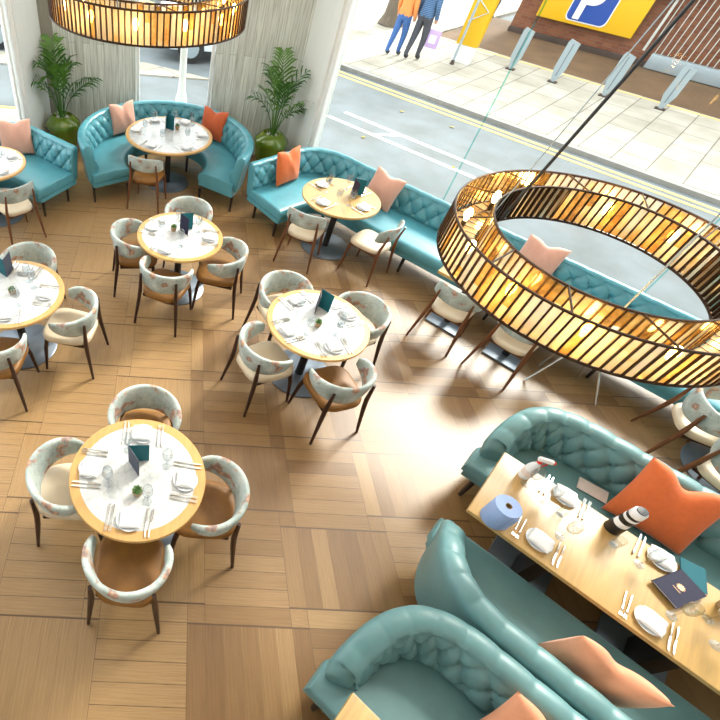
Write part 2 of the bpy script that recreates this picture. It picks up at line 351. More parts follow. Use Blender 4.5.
D46 = (0.695, -0.719); N46 = (0.719, 0.695)
def un(u, n): return (u*D46[0]+n*N46[0], u*D46[1]+n*N46[1])
def add_uv(o, name, fn):
    me = o.data; l = me.uv_layers.new(name=name)
    for p in me.polygons:
        for li in p.loop_indices: l.data[li].uv = fn(me.vertices[me.loops[li].vertex_index].co, p)

# ------------------------------------------------------------------ floor: real planks laid in panels
def build_floor():
    W = 0.13; vs = []; fs = []; uvg = []; uvp = []; tones = []
    rng = random.Random(11)
    def inside(x, y):
        n1 = x*N46[0]+y*N46[1]; n2 = -x*N46[0]+y*N46[1]
        return n1 < 5.75 and n2 < 5.25 and y < 6.35
    def quad(x0, x1, y0, y1, along_x):
        if not inside((x0+x1)/2, (y0+y1)/2): return
        b = len(vs); vs.extend([(x0, y0, 0), (x1, y0, 0), (x1, y1, 0), (x0, y1, 0)]); fs.append((b, b+1, b+2, b+3))
        ox, oy = rng.uniform(0, 40), rng.uniform(0, 40)
        c = [(0, 0), (x1-x0, 0), (x1-x0, y1-y0), (0, y1-y0)]; p = [(0, 0), (1, 0), (1, 1), (0, 1)]
        if not along_x: c = [(q[1], q[0]) for q in c]; p = [(q[1], q[0]) for q in p]
        uvg.extend([(q[0]+ox, q[1]+oy) for q in c]); uvp.extend(p)
        t = min(1, max(0, rng.gauss(0.5, 0.27))); tones.extend([(t, rng.random(), 0, 1)]*4)
    for i in range(-9, 13):
        for j in range(-9, 9):
            x = i*6*W; y = -j*6*W
            quad(x, x+W, y-W, y, True)
            quad(x+W, x+6*W, y-W, y, True)
            quad(x, x+W, y-6*W, y-W, False)
            for k in range(1, 6):
                if (i+j) % 2: quad(x+k*W, x+(k+1)*W, y-6*W, y-W, False)
                else: quad(x+W, x+6*W, y-(k+1)*W, y-k*W, True)
    me = bpy.data.meshes.new('floor'); me.from_pydata(vs, [], fs); me.materials.append(M['floor'])
    a = me.uv_layers.new(name='grain'); b = me.uv_layers.new(name='plank'); c = me.color_attributes.new('tone', 'FLOAT_COLOR', 'CORNER')
    for k in range(len(uvg)):
        a.data[k].uv = uvg[k]; b.data[k].uv = uvp[k]; c.data[k].color = tones[k]
    o = bpy.data.objects.new('floor', me); COL.objects.link(o); return struct(o)
build_floor()
sub = G().prism([(-9.5, -5.5), (8.5, -5.5), un(7.8, 5.75), un(-2.9, 5.75), (1.9, 6.3), (-1.2, 6.3), (-1.75, 5.7), (-9.5, -2.9)], -0.18, -0.012)
struct(sub.build('floor_slab', 'curb', smooth=0))

# ------------------------------------------------------------------ room shell
ZC = 6.3
def wall_panel(name, p, q, z0, z1, th, mat, nrm):
    """upright slab from p to q; thickness th goes along nrm (outwards)"""
    nx, ny = nrm; g = G().prism([p, q, (q[0]+nx*th, q[1]+ny*th), (p[0]+nx*th, p[1]+ny*th)], z0, z1)
    o = g.build(name, mat, smooth=0); L = hypot(q[0]-p[0], q[1]-p[1]); ux, uy = (q[0]-p[0])/L, (q[1]-p[1])/L
    add_uv(o, 'wall', lambda c, f: (c.z, (c.x-p[0])*ux + (c.y-p[1])*uy + (c.x-p[0])*uy*0.3))
    return struct(o)
wall_panel('wall_post_left', (-1.82, 5.15), (-1.70, 6.02), 0, ZC, 0.2, 'plaster', (-0.98, 0.14))
wall_panel('wall_corner_board', (-1.70, 5.99), (-1.52, 6.02), 0, ZC, 0.16, 'darkboard', (0, 1))
wall_panel('wall_back_left', (-1.52, 6.02), (-0.27, 6.06), 0, ZC, 0.16, 'boards', (0, 1))
wall_panel('wall_back_right', (0.99, 6.06), (2.36, 6.02), 0, ZC, 0.16, 'boards', (0, 1))
wall_panel('wall_post_right', (2.36, 6.02), (2.53, 5.15), 0, ZC, 0.2, 'plaster', (0.98, 0.19))
wall_panel('wall_back_lower', (-0.27, 6.06), (0.99, 6.06), 0, 0.35, 0.16, 'boards', (0, 1))
cg = G().prism([(-9.5, -5.5), (8.5, -5.5), un(7.8, 5.5), un(-1.9, 5.5), (2.5, 6.3), (-1.8, 6.3), (-1.9, 5.2), (-9.5, -2.9)], ZC, ZC+0.2)
struct(cg.build('ceiling', 'white', smooth=0))

wall_panel('wall_rear', (8.5, -5.5), (-9.5, -5.5), 0, ZC, 0.16, 'plaster', (0, -1))
wall_panel('wall_right', (8.5, -1.1), (8.5, -5.5), 0, ZC, 0.16, 'plaster', (1, 0))
wall_panel('wall_left', (-9.5, -5.5), (-9.5, -2.9), 0, ZC, 0.16, 'plaster', (-1, 0))

def window(name, p, q, z0, z1, joints, frames, nrm):
    r = struct(bpy.data.objects.new(name, None)); COL.objects.link(r)
    L = hypot(q[0]-p[0], q[1]-p[1]); ux, uy = (q[0]-p[0])/L, (q[1]-p[1])/L; a = atan2(uy, ux)
    g = G(); g.add([(p[0], p[1], z0), (q[0], q[1], z0), (q[0], q[1], z1), (p[0], p[1], z1)], [(0, 1, 2, 3)]); g.build('window_pane', 'glass', r, 0)
    for t in joints:
        G().box((p[0]+ux*t, p[1]+uy*t, (z0+z1)/2), (0.014, 0.02, z1-z0), a).build('glass_joint', 'seam', r, 0)
    fr = G()
    for t, w in frames: fr.box((p[0]+ux*t, p[1]+uy*t, (z0+z1)/2), (w, 0.09, z1-z0), a, 0.008)
    fr.box(((p[0]+q[0])/2, (p[1]+q[1])/2, z0+0.03), (L, 0.1, 0.06), a, 0.006); fr.box(((p[0]+q[0])/2, (p[1]+q[1])/2, z1-0.03), (L, 0.1, 0.06), a, 0.006)
    fr.build('window_frame', 'white', r, 30); return r
window('window_1', (-0.25, 6.10), (0.97, 6.10), 0.35, ZC, [], [(0.02, 0.05), (1.20, 0.05)], (0, 1))
RS = (2.60, 5.20); RE = un(7.6, 5.47)
# facade line n=5.47 ; starts at the white post
window('window_2', un(-1.93, 5.46), un(7.6, 5.46), 0.02, ZC, [0.75+1.93-0.42, 3.06+1.93-0.25, 5.4+1.93], [(0.05, 0.07)], N46)
def unl(u, n): return (0.71-un(u, n)[0], un(u, n)[1])
window('window_3', unl(-1.95, 5.44), unl(7.6, 5.44), 0.02, ZC, [4.2], [(0.05, 0.07), (0.16, 0.03)], (-N46[0], N46[1]))

# ------------------------------------------------------------------ the street outside
def ground(name, pts, z, mat, h=0.1):
    o = G().prism(pts, z-h, z).build(name, mat, smooth=0)
    add_uv(o, 'wall', lambda c, f: (c.x*N46[0]+c.y*N46[1], c.x*D46[0]+c.y*D46[1])); return struct(o)
ground('road', [(-26, -8), (16, -8), (40, -8), (40, 45), (-26, 45)], -0.05, 'asphalt')
ground('pavement_near', [(-9, 1.0), (-2.2, 6.55), (-1.0, 7.3), (-9, 7.3)], -0.03, 'paver', 0.12)
ground('pavement_far_back', [(-26, 9.75), (1.2, 9.75), (-0.4, 10.55), (-26, 10.55)], -0.02, 'paver', 0.08)
ground('pavement_opposite', [un(-16, 11.32), un(22, 11.32), un(22, 16.0), un(-5.2, 16.2), un(-5.0, 26), un(-16, 26)], 0.04, 'paver', 0.2)
ground('forecourt', [un(-5.1, 16.0), un(22, 16.0), un(22, 20.5), un(-5.1, 20.5)], 0.03, 'asphaltbrown', 0.15)
ground('kerb', [un(-16, 11.14), un(22, 11.14), un(22, 11.32), un(-16, 11.32)], 0.035, 'curb', 0.2)
mk = G()
def strip(u0, u1, n, w, mi): mk.prism([un(u0, n-w/2), un(u1, n-w/2), un(u1, n+w/2), un(u0, n+w/2)], -0.05, -0.044, mi)
strip(-3.4, 20, 8.30, 0.10, 0); strip(-3.3, 20, 8.80, 0.10, 0)
mk.prism([un(-2.35, 8.33), un(-2.25, 8.33), un(-1.85, 8.78), un(-1.98, 8.78)], -0.05, -0.044, 0)
strip(-16, 20, 10.92, 0.08, 1); strip(-16, 20, 10.70, 0.08, 1)
mk.prism([(-9, 7.36), (-1.0, 7.36), (-1.0, 7.44), (-9, 7.44)], -0.05, -0.044, 1)
struct(mk.build('trim_road_marking', ['wline', 'yline'], smooth=0))
struct(G().prism([un(-5.1, 15.98), un(20, 15.98), un(20, 16.05), un(-5.1, 16.05)], 0.02, 0.046).build('trim_kerb_line', 'yline', smooth=0))

def facade():
    b = thing('building', 'red brick building across the street with barred gateway', 'building', (*un(0, 19.2), 0), atan2(D46[1], D46[0]))
    g = G().box((7.45, 1.0, 3.0), (23.1, 2.0, 6.0)); o = g.build('wall', 'brick', b, 0); add_uv(o, 'wall', lambda c, f: (c.x+c.y, c.z))
    G().box((7.45, -0.04, 0.10), (23.1, 0.08, 0.14), 0, 0.01).build('plinth', 'stonedark', b, 30)
    # gate on the right
    gt = thing('barred_gate', 'grey barred gate with pale sill in the brick wall', 'gate', (*un(0, 19.05), 0), atan2(D46[1], D46[0]))
    G().box((2.2, 0, 0.22), (4.6, 0.16, 0.34), 0, 0.01).build('sill', 'galv', gt, 30)
    fr = G(); fr.box((-0.35, 0, 1.9), (0.06, 0.06, 3.0)); fr.box((2.1, 0, 3.3), (4.9, 0.06, 0.06)); fr.box((2.1, 0, 1.75), (4.9, 0.05, 0.05)); fr.build('gate_frame', 'greybox', gt, 0)
    for k in range(30): G().cyl((-0.22+k*0.155, 0, 0.38), (-0.22+k*0.155, 0, 3.3), 0.012, n=6).build('bar', 'greybox', gt, 30)
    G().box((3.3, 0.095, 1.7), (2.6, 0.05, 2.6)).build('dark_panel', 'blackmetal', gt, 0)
    eb = thing('meter_box', 'grey metal meter box on the brick wall beside the gate', 'box', (*un(-0.52, 19.08), 1.55), atan2(D46[1], D46[0]))
    G().box((0, 0, 0.55), (0.42, 0.2, 1.1), 0, 0.01).build('cabinet', 'greybox', eb, 30)
    G().box((-0.02, -0.11, 0.35), (0.14, 0.03, 0.12)).build('vent', 'stonedark', eb, 0)
    # parking sign
    s = thing('parking_sign', 'large yellow parking sign with white P on blue square', 'sign', (*un(0, 19.02), 0.58), atan2(D46[1], D46[0]))
    G().box((-2.13, 0, 0.9), (2.66, 0.08, 1.8), 0, 0.01).build('panel', 'yellow', s, 30)
    def rr(w, h, r, z, y, th):
        pts = []
        for cx, cz, a0 in ((w/2-r, h/2-r, 0), (-w/2+r, h/2-r, 90), (-w/2+r, -h/2+r, 180), (w/2-r, -h/2+r, 270)):
            pts += [(cx+r*cos(radians(a0+t*15)), cz+r*sin(radians(a0+t*15))) for t in range(7)]
        n = len(pts); vs = [(p[0], y, p[1]+z) for p in pts] + [(p[0], y-th, p[1]+z) for p in pts]
        return vs, [tuple(range(n)), tuple(range(2*n-1, n-1, -1))] + [(i, (i+1) % n, n+(i+1) % n, n+i) for i in range(n)]
    for w, y, mt in ((1.13, -0.04, 'white'), (1.07, -0.052, 'blue')):
        vs, fs = rr(w, w, 0.14, 0.64, y, 0.015); q = G(); q.add([(v[0]-2.12, v[1], v[2]) for v in vs], fs); q.build('square_border' if mt == 'white' else 'blue_square', mt, s, 0)
    c = bpy.data.curves.new('letter', 'FONT'); c.body = 'P'; c.size = 1.22; c.extrude = 0.01; c.offset = 0.03; c.align_x = 'CENTER'
    to = bpy.data.objects.new('letter_tmp', c); COL.objects.link(to)
    dg = bpy.context.evaluated_depsgraph_get(); me = bpy.data.meshes.new_from_object(to.evaluated_get(dg)); bpy.data.objects.remove(to)
    me.name = 'letter'; me.materials.clear(); me.materials.append(M['white'])
    lo = bpy.data.objects.new('letter', me); COL.objects.link(lo); lo.parent = s; lo.location = (-2.22, -0.078, 0.17); lo.rotation_euler = (pi/2, 0, 0)
facade()

def bollard_proto():
    b = thing('bollard', 'pale steel blade bollard, leftmost of the row across the road', 'bollard', (*un(-2.20, 15.05), 0.04), 0, 'blade bollards along the opposite pavement')
    out = [(-0.03, 0), (0.03, 0), (0.13, 0.3), (0.13, 0.86), (-0.10, 0.92), (-0.13, 0.86), (-0.13, 0.3)]
    g = G(); n = len(out); g.add([(x, -0.035, z) for x, z in out]+[(x, 0.035, z) for x, z in out], [tuple(range(n)), tuple(range(2*n-1, n-1, -1))]+[(i, (i+1) % n, n+(i+1) % n, n+i) for i in range(n)])
    g.build('blade', 'galv', b, 0)
    G().box((0, 0.0, 0.5), (0.022, 0.085, 0.7), 0, 0.005).build('rib', 'steel', b, 0)
    G().box((0, 0, 0.012), (0.22, 0.16, 0.024), 0, 0.004).build('base_plate', 'stonedark', b, 0)
    return b
bp = bollard_proto(); remember(bp)
bp.rotation_euler[2] = -0.72
bp.location = (9.2, 12.11, 0.04)
for (x, y), nm in zip([(9.96, 11.32), (10.88, 10.56), (11.92, 9.95)], ['second from left', 'third from left', 'rightmost']):
    clone(bp, (x, y, 0.04), -0.72, f'pale steel blade bollard, {nm} of the row across the road')

sc_ = thing('sign_column', 'white column wrapped with a yellow zigzag banner across the road', 'sign', (7.92, 12.36, 0.04), -0.75)
G().box((0, 0, 2.0), (0.50, 0.16, 4.0), 0, 0.02).build('column', 'white', sc_, 30)
G().box((0, -0.0, 2.15), (0.54, 0.2, 3.5), 0, 0.01).build('banner', 'yellow', sc_, 30)
zz = G()
for k in range(6): zz.tube([(-0.2, -0.105, 0.9+k*0.5), (0.2, -0.105, 1.15+k*0.5), (-0.2, -0.105, 1.4+k*0.5)], 0.018, 5)
zz.build('zigzag', 'greybox', sc_, 0)
sp_ = thing('street_pole', 'thin grey street pole in front of the yellow column', 'pole', (7.62, 12.14, 0.04))
G().cyl((0, 0, 0), (0, 0, 4), 0.03).build('shaft', 'galv', sp_)
G().cyl((0, 0, 0), (0, 0, 0.1), 0.06, 0.04).build('foot', 'stonedark', sp_)
tr = thing('tree', 'thick street tree trunk behind the walking couple', 'tree', (6.9, 15.7, 0.04))
G().tube([(0, 0, 0), (0.02, 0, 0.25), (0.05, 0.03, 1.5), (0.1, 0, 3.2), (0.2, 0.1, 4.6)], 0.2, 14, radii=[0.40, 0.30, 0.25, 0.22, 0.18]).build('trunk', 'bark', tr)
lv = G(); rg = random.Random(3)
for k in range(900):
    a, b, r = rg.uniform(0, 2*pi), rg.uniform(-1, 1), rg.uniform(0.6, 1.9); c = Vector((0.2+r*cos(a)*sqrt(1-b*b), 0.1+r*sin(a)*sqrt(1-b*b), 6.0+r*b*0.8)); q = Vector((rg.uniform(-1, 1), rg.uniform(-1, 1), rg.uniform(-1, 1))).normalized()*0.09; w = q.orthogonal()*0.6
    lv.add([c-q, c+w, c+q, c-w], [(0, 1, 2, 3)])
lv.build('crown', 'leaf', tr, 0)
for k, (x, y, nm) in enumerate([(5.35, 8.75, 'beside the white road lines'), (5.6, 6.2, 'between window and white road lines'), (6.25, 8.1, 'in the far lane'), (4.15, 7.25, 'in the lane nearest the window')]):
    g = G(); a = k*1.3
    g.add([(-0.05, 0, 0.006), (-0.02, 0.03, 0.02), (0.03, 0.025, 0.008), (0.06, 0, 0.018), (0.03, -0.03, 0.006), (-0.02, -0.025, 0.016)], [(0, 1, 5), (1, 2, 4, 5), (2, 3, 4)])
    tag(g.build('fallen_leaf', 'leaflitter', None, 0, (x, y, -0.045), a), 'dry leaf lying on the road ' + nm, 'leaf', 'fallen leaves on the road')

def car(loc, rz, paint, label):
    r = thing('car', label, 'car', loc, rz)
    prof = [(-2.1, 0.35), (-2.12, 0.75), (-1.95, 0.92), (-1.2, 0.98), (-0.6, 1.38), (0.2, 1.46), (1.2, 1.42), (1.85, 1.0), (2.1, 0.92), (2.12, 0.4), (1.9, 0.28), (-1.9, 0.28)]
    g = G(); n = len(prof); ys = [(-0.86, 0.94), (-0.80, 1.0), (0.80, 1.0), (0.86, 0.94)]
    vs = []
    for y, s in ys:
        for x, z in prof:
            tuck = 1 - max(0, z-0.95)*0.38
            vs.append((x*s, y*tuck, 0.28+(z-0.28)*s))
    fs = [tuple(range(n)), tuple(range(4*n-1, 3*n-1, -1))]
    for k in range(3): fs += [(k*n+i, k*n+(i+1) % n, (k+1)*n+(i+1) % n, (k+1)*n+i) for i in range(n)]
    g.add(vs, fs); g.build('body', paint, r, 40)
    for sgn in (-1, 1):
        w = G(); pts = [(-1.0, 1.0), (-0.55, 1.32), (0.15, 1.38), (1.1, 1.34), (1.45, 1.04)]
        w.add([(x, sgn*(0.875 if z < 1.1 else 0.775), z) for x, z in pts]+[(x, sgn*(0.80 if z < 1.1 else 0.70), z) for x, z in pts], [tuple(range(5)), tuple(range(9, 4, -1))]+[(i, (i+1) % 5, 5+(i+1) % 5, 5+i) for i in range(5)]); w.build('side_window', 'darkglass', r, 0)
        for x in (-1.3, 1.3):
            q = G(); q.cyl((x, sgn*0.70, 0.32), (x, sgn*0.89, 0.32), 0.32, n=24); q.cyl((x, sgn*0.885, 0.32), (x, sgn*0.90, 0.32), 0.2, n=16, mi=1); q.build('wheel', ['rubber', 'galv'], r, 30)
    w = G(); w.add([(-1.16, -0.7, 1.01), (-1.16, 0.7, 1.01), (-0.62, 0.62, 1.385), (-0.62, -0.62, 1.385)], [(0, 1, 2, 3)]); w.add([(-1.20, -0.7, 1.02), (-1.20, 0.7, 1.02), (-0.66, 0.62, 1.395), (-0.66, -0.62, 1.395)], [(0, 1, 2, 3)]); w.build('windscreen', 'darkglass', r, 0)
    for y in (-0.6, 0.6): G().box((-2.09, y, 0.72), (0.06, 0.3, 0.14), 0, 0.02).build('headlamp', 'chrome', r)
    return r
car((1.9, 11.75, -0.05), 0.05, 'carpaint', 'pale blue car on the road behind the curved booth window')
car((-5.3, 11.6, -0.05), 0.02, 'carwhite', 'white car beyond the left window')
lc = thing('lamp_column', 'white flared lamp column outside the booth window', 'lamp post', (0.49, 6.75, -0.05))
G().lathe([(0.001, 0), (0.13, 0), (0.13, 0.1), (0.10, 0.16), (0.105, 0.62), (0.075, 0.74), (0.06, 0.85), (0.06, 1.5), (0.075, 1.53), (0.075, 1.57), (0.055, 1.6), (0.05, 3.6), (0.001, 3.6)], n=20).build('shaft', 'white', lc)
G().lathe([(0.001, 3.6), (0.07, 3.6), (0.15, 4.0), (0.03, 4.15), (0.001, 4.15)], n=16).build('lantern', 'galv', lc)

def person(loc, rz, height, top, trouser, label, stride=0.18, coat=False, face_away=True):
    r = thing('person', label, 'person', loc, rz); k = height/1.75
    V = [(0, 0, 0.95), (0, 0.0, 1.12), (0, 0.01, 1.32), (0, 0, 1.46), (0, 0.01, 1.54), (0, 0.02, 1.64), (0, 0.015, 1.72),
         (0.09, 0, 0.90), (0.10, stride*0.5, 0.50), (0.10, stride*0.3, 0.09), (0.10, stride*0.3+0.13, 0.04),
         (-0.09, 0, 0.90), (-0.10, -stride*0.3, 0.50), (-0.10, -stride*0.9, 0.10), (-0.10, -stride*0.9+0.13, 0.04),
         (0.19, 0, 1.41), (0.25, -0.03, 1.14), (0.25, 0.08, 0.90), (0.25, 0.11, 0.81),
         (-0.19, 0, 1.41), (-0.25, -0.03, 1.14), (-0.25, 0.08, 0.90), (-0.25, 0.11, 0.81)]
    E = [(0, 1), (1, 2), (2, 3), (3, 4), (4, 5), (5, 6), (0, 7), (7, 8), (8, 9), (9, 10), (0, 11), (11, 12), (12, 13), (13, 14), (3, 15), (15, 16), (16, 17), (17, 18), (3, 19), (19, 20), (20, 21), (21, 22)]
    R = [0.15, 0.135, 0.155, 0.09, 0.055, 0.10, 0.085, 0.10, 0.068, 0.045, 0.04, 0.10, 0.068, 0.045, 0.04, 0.065, 0.05, 0.038, 0.035, 0.065, 0.05, 0.038, 0.035]
    me = bpy.data.meshes.new('body'); me.from_pydata([(x*k, y*k, z*k) for x, y, z in V], E, []); o = bpy.data.objects.new('body', me); COL.objects.link(o)
    o.modifiers.new('skin', 'SKIN'); sv = me.skin_vertices[0].data
    for i, q in enumerate(R): sv[i].radius = (q*k*1.4, q*k*1.2); 
    sv[0].use_root = True
    ss = o.modifiers.new('sub', 'SUBSURF'); ss.levels = 2; ss.render_levels = 2
    dg = bpy.context.evaluated_depsgraph_get(); m2 = bpy.data.meshes.new_from_object(o.evaluated_get(dg)); o.modifiers.clear(); o.data = m2; m2.name = 'body'
    for mm in ('skin', trouser, top, 'shoe'): m2.materials.append(M[mm])
    for p in m2.polygons:
        c = p.center/k; p.use_smooth = True
        arm = abs(c.x) > 0.19 and c.z < 1.0
        p.material_index = 3 if c.z < 0.10 else (0 if (c.z > 1.52 or (abs(c.x) > 0.2 and c.z < 0.90 and c.z > 0.7)) else (2 if (c.z > 0.93 or abs(c.x) > 0.2 and c.z > 0.7) else 1))
    o.parent = r
    h = G(); h.lathe([(0.001, 0.13), (0.07, 0.11), (0.112, 0.04), (0.115, -0.02), (0.10, -0.08), (0.06, -0.11)], (0, 0, 0), 20)
    h.v = [(x*k, y*k*1.1-0.008, z*k+1.70*k) for x, y, z in h.v]; h.build('hair', 'hair', r)
    fc = G(); fc.lathe([(0.001, 0.02), (0.018, 0.0), (0.001, -0.03)], (0, 0.13*k, 1.655*k), 8); fc.build('nose', 'skin', r)
    return r
person((6.12, 12.56, 0.04), -0.9, 1.68, 'orangecloth', 'denim', 'person in an orange top and blue jeans walking away', 0.2)
person((6.56, 12.30, 0.04), -0.9, 1.78, 'stripe', 'darkcloth', 'person in a blue striped jumper and charcoal trousers walking', 0.2)
person((10.75, 17.6, 0.04), -0.9, 1.75, 'darkcloth', 'denim', 'person in dark jacket and jeans near the brick building', 0.3)
bag = thing('carrier_bag', 'lilac carrier bag held by the person in striped jumper', 'bag', (6.88, 12.14, 0.36), -0.7)
G().box((0, 0, 0.2), (0.30, 0.12, 0.40), 0, 0.03).build('bag_body', 'lilac', bag)
G().box((0, -0.062, 0.2), (0.17, 0.006, 0.17)).build('white_patch', 'white', bag, 0)
G().tube([(-0.08, 0, 0.4), (-0.05, 0, 0.50), (0.05, 0, 0.50), (0.08, 0, 0.4)], 0.008, 6).build('handle', 'lilac', bag)

# ------------------------------------------------------------------ upholstery
def stations(O, I):
    st = []; a = 0.0
    for k, (o, i) in enumerate(zip(O, I)):
        if k: a += hypot(o[0]-O[k-1][0], o[1]-O[k-1][1])
        dx, dy = i[0]-o[0], i[1]-o[1]; L = hypot(dx, dy); st.append((o[0], o[1], dx/L, dy/L, L, a))
    return st
def resample(P, step):
    acc = [0.0]
    for p, q in zip(P, P[1:]): acc.append(acc[-1]+hypot(q[0]-p[0], q[1]-p[1]))
    n = max(2, int(acc[-1]/step)); out = []; j = 0
    for k in range(n+1):
        t = acc[-1]*k/n
        while j < len(acc)-2 and acc[j+1] < t: j += 1
        w = (t-acc[j])/(acc[j+1]-acc[j]); out.append(tuple(P[j][c]+(P[j+1][c]-P[j][c])*w for c in range(len(P[0]))))
    return out
def bez(a, b, c, n=10): return [tuple((1-t)**2*a[k]+2*t*(1-t)*b[k]+t*t*c[k] for k in range(len(a))) for t in [i/n for i in range(n+1)]]
def sweep(g, st, prof):
    """prof(station)-> list of (s, z); closed loop, swept with softly rounded ends"""
    rings = []
    for idx, s in enumerate(st):
        p = prof(s); rings.append([(s[0]+s[2]*q, s[1]+s[3]*q, z) for q, z in p])
    def cap(first):
        r0, r1 = (rings[0], rings[1]) if first else (rings[-1], rings[-2])
        c = [sum(v[k] for v in r0)/len(r0) for k in range(3)]; d = Vector(r0[0])-Vector(r1[0]); d.z = 0; d.normalize()
        out = []
        for sc, ext in ((0.965, 0.009), (0.90, 0.014)):
            ring = []
            for v in r0:
                w = Vector(c)+(Vector(v)-Vector(c))*1.0; dist = (Vector(v)-Vector(c)).length; k = 1-min(0.018, dist*0.5)*(1 if sc > 0.95 else 2)/max(dist, 1e-4)
                w = Vector(c)+(Vector(v)-Vector(c))*k + d*ext; ring.append(tuple(w))
            out.append(ring)
        return out
    a, b = cap(True), cap(False); rings = [a[1], a[0]]+rings+[b[0], b[1]]
    n = len(rings[0]); vs = [v for r in rings for v in r]; R = len(rings)
    fs = [(i*n+j, i*n+(j+1) % n, (i+1)*n+(j+1) % n, (i+1)*n+j) for i in range(R-1) for j in range(n)]
    fs += [tuple(range(n)), tuple(range((R-1)*n+n-1, (R-1)*n-1, -1))]
    g.add(vs, fs); return g
def seat_prof(s0, zb, zt, front=0.0, crown=0.015):
    def f(s):
        L = s[4]-front
        return [(s0, zb), (s0, zt-0.02), (s0+0.03, zt), ((s0+L)/2, zt+crown), (L-0.09, zt+0.006), (L-0.045, zt-0.003), (L-0.018, zt-0.015), (L-0.004, zt-0.04), (L, zt-0.06), (L, zb+0.02), (L-0.01, zb)]
    return f
def box_prof(s0, zb, zt, front=0.0):
    return lambda s: [(s0, zb), (s0, zt), (s[4]-front, zt), (s[4]-front, zb)]
def back_prof(zb, zs, zt, tb, tt, out_b=0.06, Sx=0.17, Sy=0.11, A=0.028, rows=3, roll=0.0, phase=0.0, endfade=None, pleat=0.006, plain=False):
    """tufted backrest: s=0 is the outer face at the top"""
    def f(s):
        a = s[5]+phase; z1 = zt(s[5]) if callable(zt) else zt
        P = [(out_b, zb), (out_b*0.62, zb+(z1-zb)*0.35), (out_b*0.25, zb+(z1-zb)*0.7), (0.0, z1-0.07)]
        pl = pleat*(abs(sin(pi*a/Sx))**0.35-1) if pleat else 0
        r = tt/2
        for k in range(1, 8):
            th = pi - pi*k/8
            P.append((r+r*cos(th)*(1), z1-0.045+(0.045+roll)*sin(th)+pl))
        N = 26; H = z1-0.05-zs
        for k in range(N+1):
            t = k/N; z = z1-0.05-H*t; base = tt+(tb-tt)*t
            h = H*t
            p = a/Sx + h/(2*Sy); q = a/Sx - h/(2*Sy)
            puff = (abs(sin(pi*p))*abs(sin(pi*q)))**0.36
            top = min(1, t/0.22); low = min(1, (1-t)/0.15)
            flut = abs(sin(pi*a/Sx))**0.5
            amp = A*(H/0.3 if H < 0.3 else 1)
            dp = hypot((p-round(p))*Sx, (q-round(q))*Sx) if 0.12 < t < 0.9 else 1.0
            d = -0.012*exp(-(dp/0.022)**2) if plain is None else -0.030*exp(-(dp/0.024)**2) + amp*(puff*top + flut*(1-top)*0.35)*(0.35+0.65*low) - 0.012*(1-top)*(1-flut)
            P.append((base-0.02+d, z))
        P.append((tb-0.02, zs-0.03)); P.append((tb-0.02, zb)); return P
    return f
def leg(parent, x, y, z, dx=0.0, dy=0.0, mat='blackwood', r=0.026):
    G().cyl((x+dx, y+dy, 0), (x, y, z), r*0.6, r, 10).build('leg', mat, parent)

ZB, ZM, ZS = 0.27, 0.335, 0.46
# ---- right banquette (and its mirror image at the left window)
def banquette(name, label, mirror, ulen, legs, cuts):
    def mir(P): return [(0.71-x-0.13, y+0.10) for x, y in P] if mirror else P
    O = [(1.50, 4.04), (2.20, 4.56)] + bez((2.20, 4.56), (2.70, 4.92), un(-0.9, 5.25), 12)[1:] + [un(ulen, 5.25)]
    I = [(1.95, 3.33), (2.36, 3.63)] + bez((2.36, 3.63), (2.62, 3.80), un(-0.25, 4.43), 12)[1:] + [un(ulen, 4.43)]
    # denser, with matching stations
    Od, Id = [], []
    for k in range(len(O)-1):
        d = hypot(O[k+1][0]-O[k][0], O[k+1][1]-O[k][1]); n = max(1, int(d/0.015))
        for j in range(n):
            t = j/n; Od.append((O[k][0]+(O[k+1][0]-O[k][0])*t, O[k][1]+(O[k+1][1]-O[k][1])*t)); Id.append((I[k][0]+(I[k+1][0]-I[k][0])*t, I[k][1]+(I[k+1][1]-I[k][1])*t))
    Od.append(O[-1]); Id.append(I[-1]); Od, Id = mir(Od), mir(Id)
    st = stations(Od, Id)
    r = thing(name, label, 'sofa')
    sweep(G(), st[::2]+[st[-1]], box_prof(0.09, ZB, ZM, 0.02)).build('base', 'teal', r, 30)
    edges = [0]+[min(range(len(st)), key=lambda i: abs(st[i][5]-c)) for c in cuts]+[len(st)-1]
    for a, b in zip(edges, edges[1:]):
        if b-a < 4: continue
        sg = st[a:b+1]
        sweep(G(), sg[::2] if (len(sg)-1) % 2 == 0 else sg[::2]+[sg[-1]], seat_prof(0.10, ZM, ZS, 0.0)).build('seat_cushion', 'teal', r, 40)
        sweep(G(), sg, back_prof(ZM, ZS, 0.80, 0.19, 0.12, Sx=0.215, Sy=0.115, A=0.048, phase=0.05)).build('backrest', 'teal', r, 45)
    for i_t, fr in legs:
        i = min(range(len(st)), key=lambda i: abs(st[i][5]-i_t)); s = st[i]; q = s[4]*fr
        leg(r, s[0]+s[2]*q, s[1]+s[3]*q, ZB)
    return r
banquette('banquette', 'long teal tufted banquette along the street window', False, 5.2,
          [(0.10, 0.25), (0.10, 0.86), (1.4, 0.86), (2.2, 0.2), (2.9, 0.86), (4.25, 0.86), (5.6, 0.86), (7.0, 0.86)], [1.95, 3.33, 4.68, 6.03])
banquette('corner_banquette', 'teal tufted corner banquette by the left window, pink cushion on it', True, 3.5,
          [(0.10, 0.25), (0.10, 0.86), (1.4, 0.86), (3.0, 0.86), (5.0, 0.86)], [2.2, 3.6])
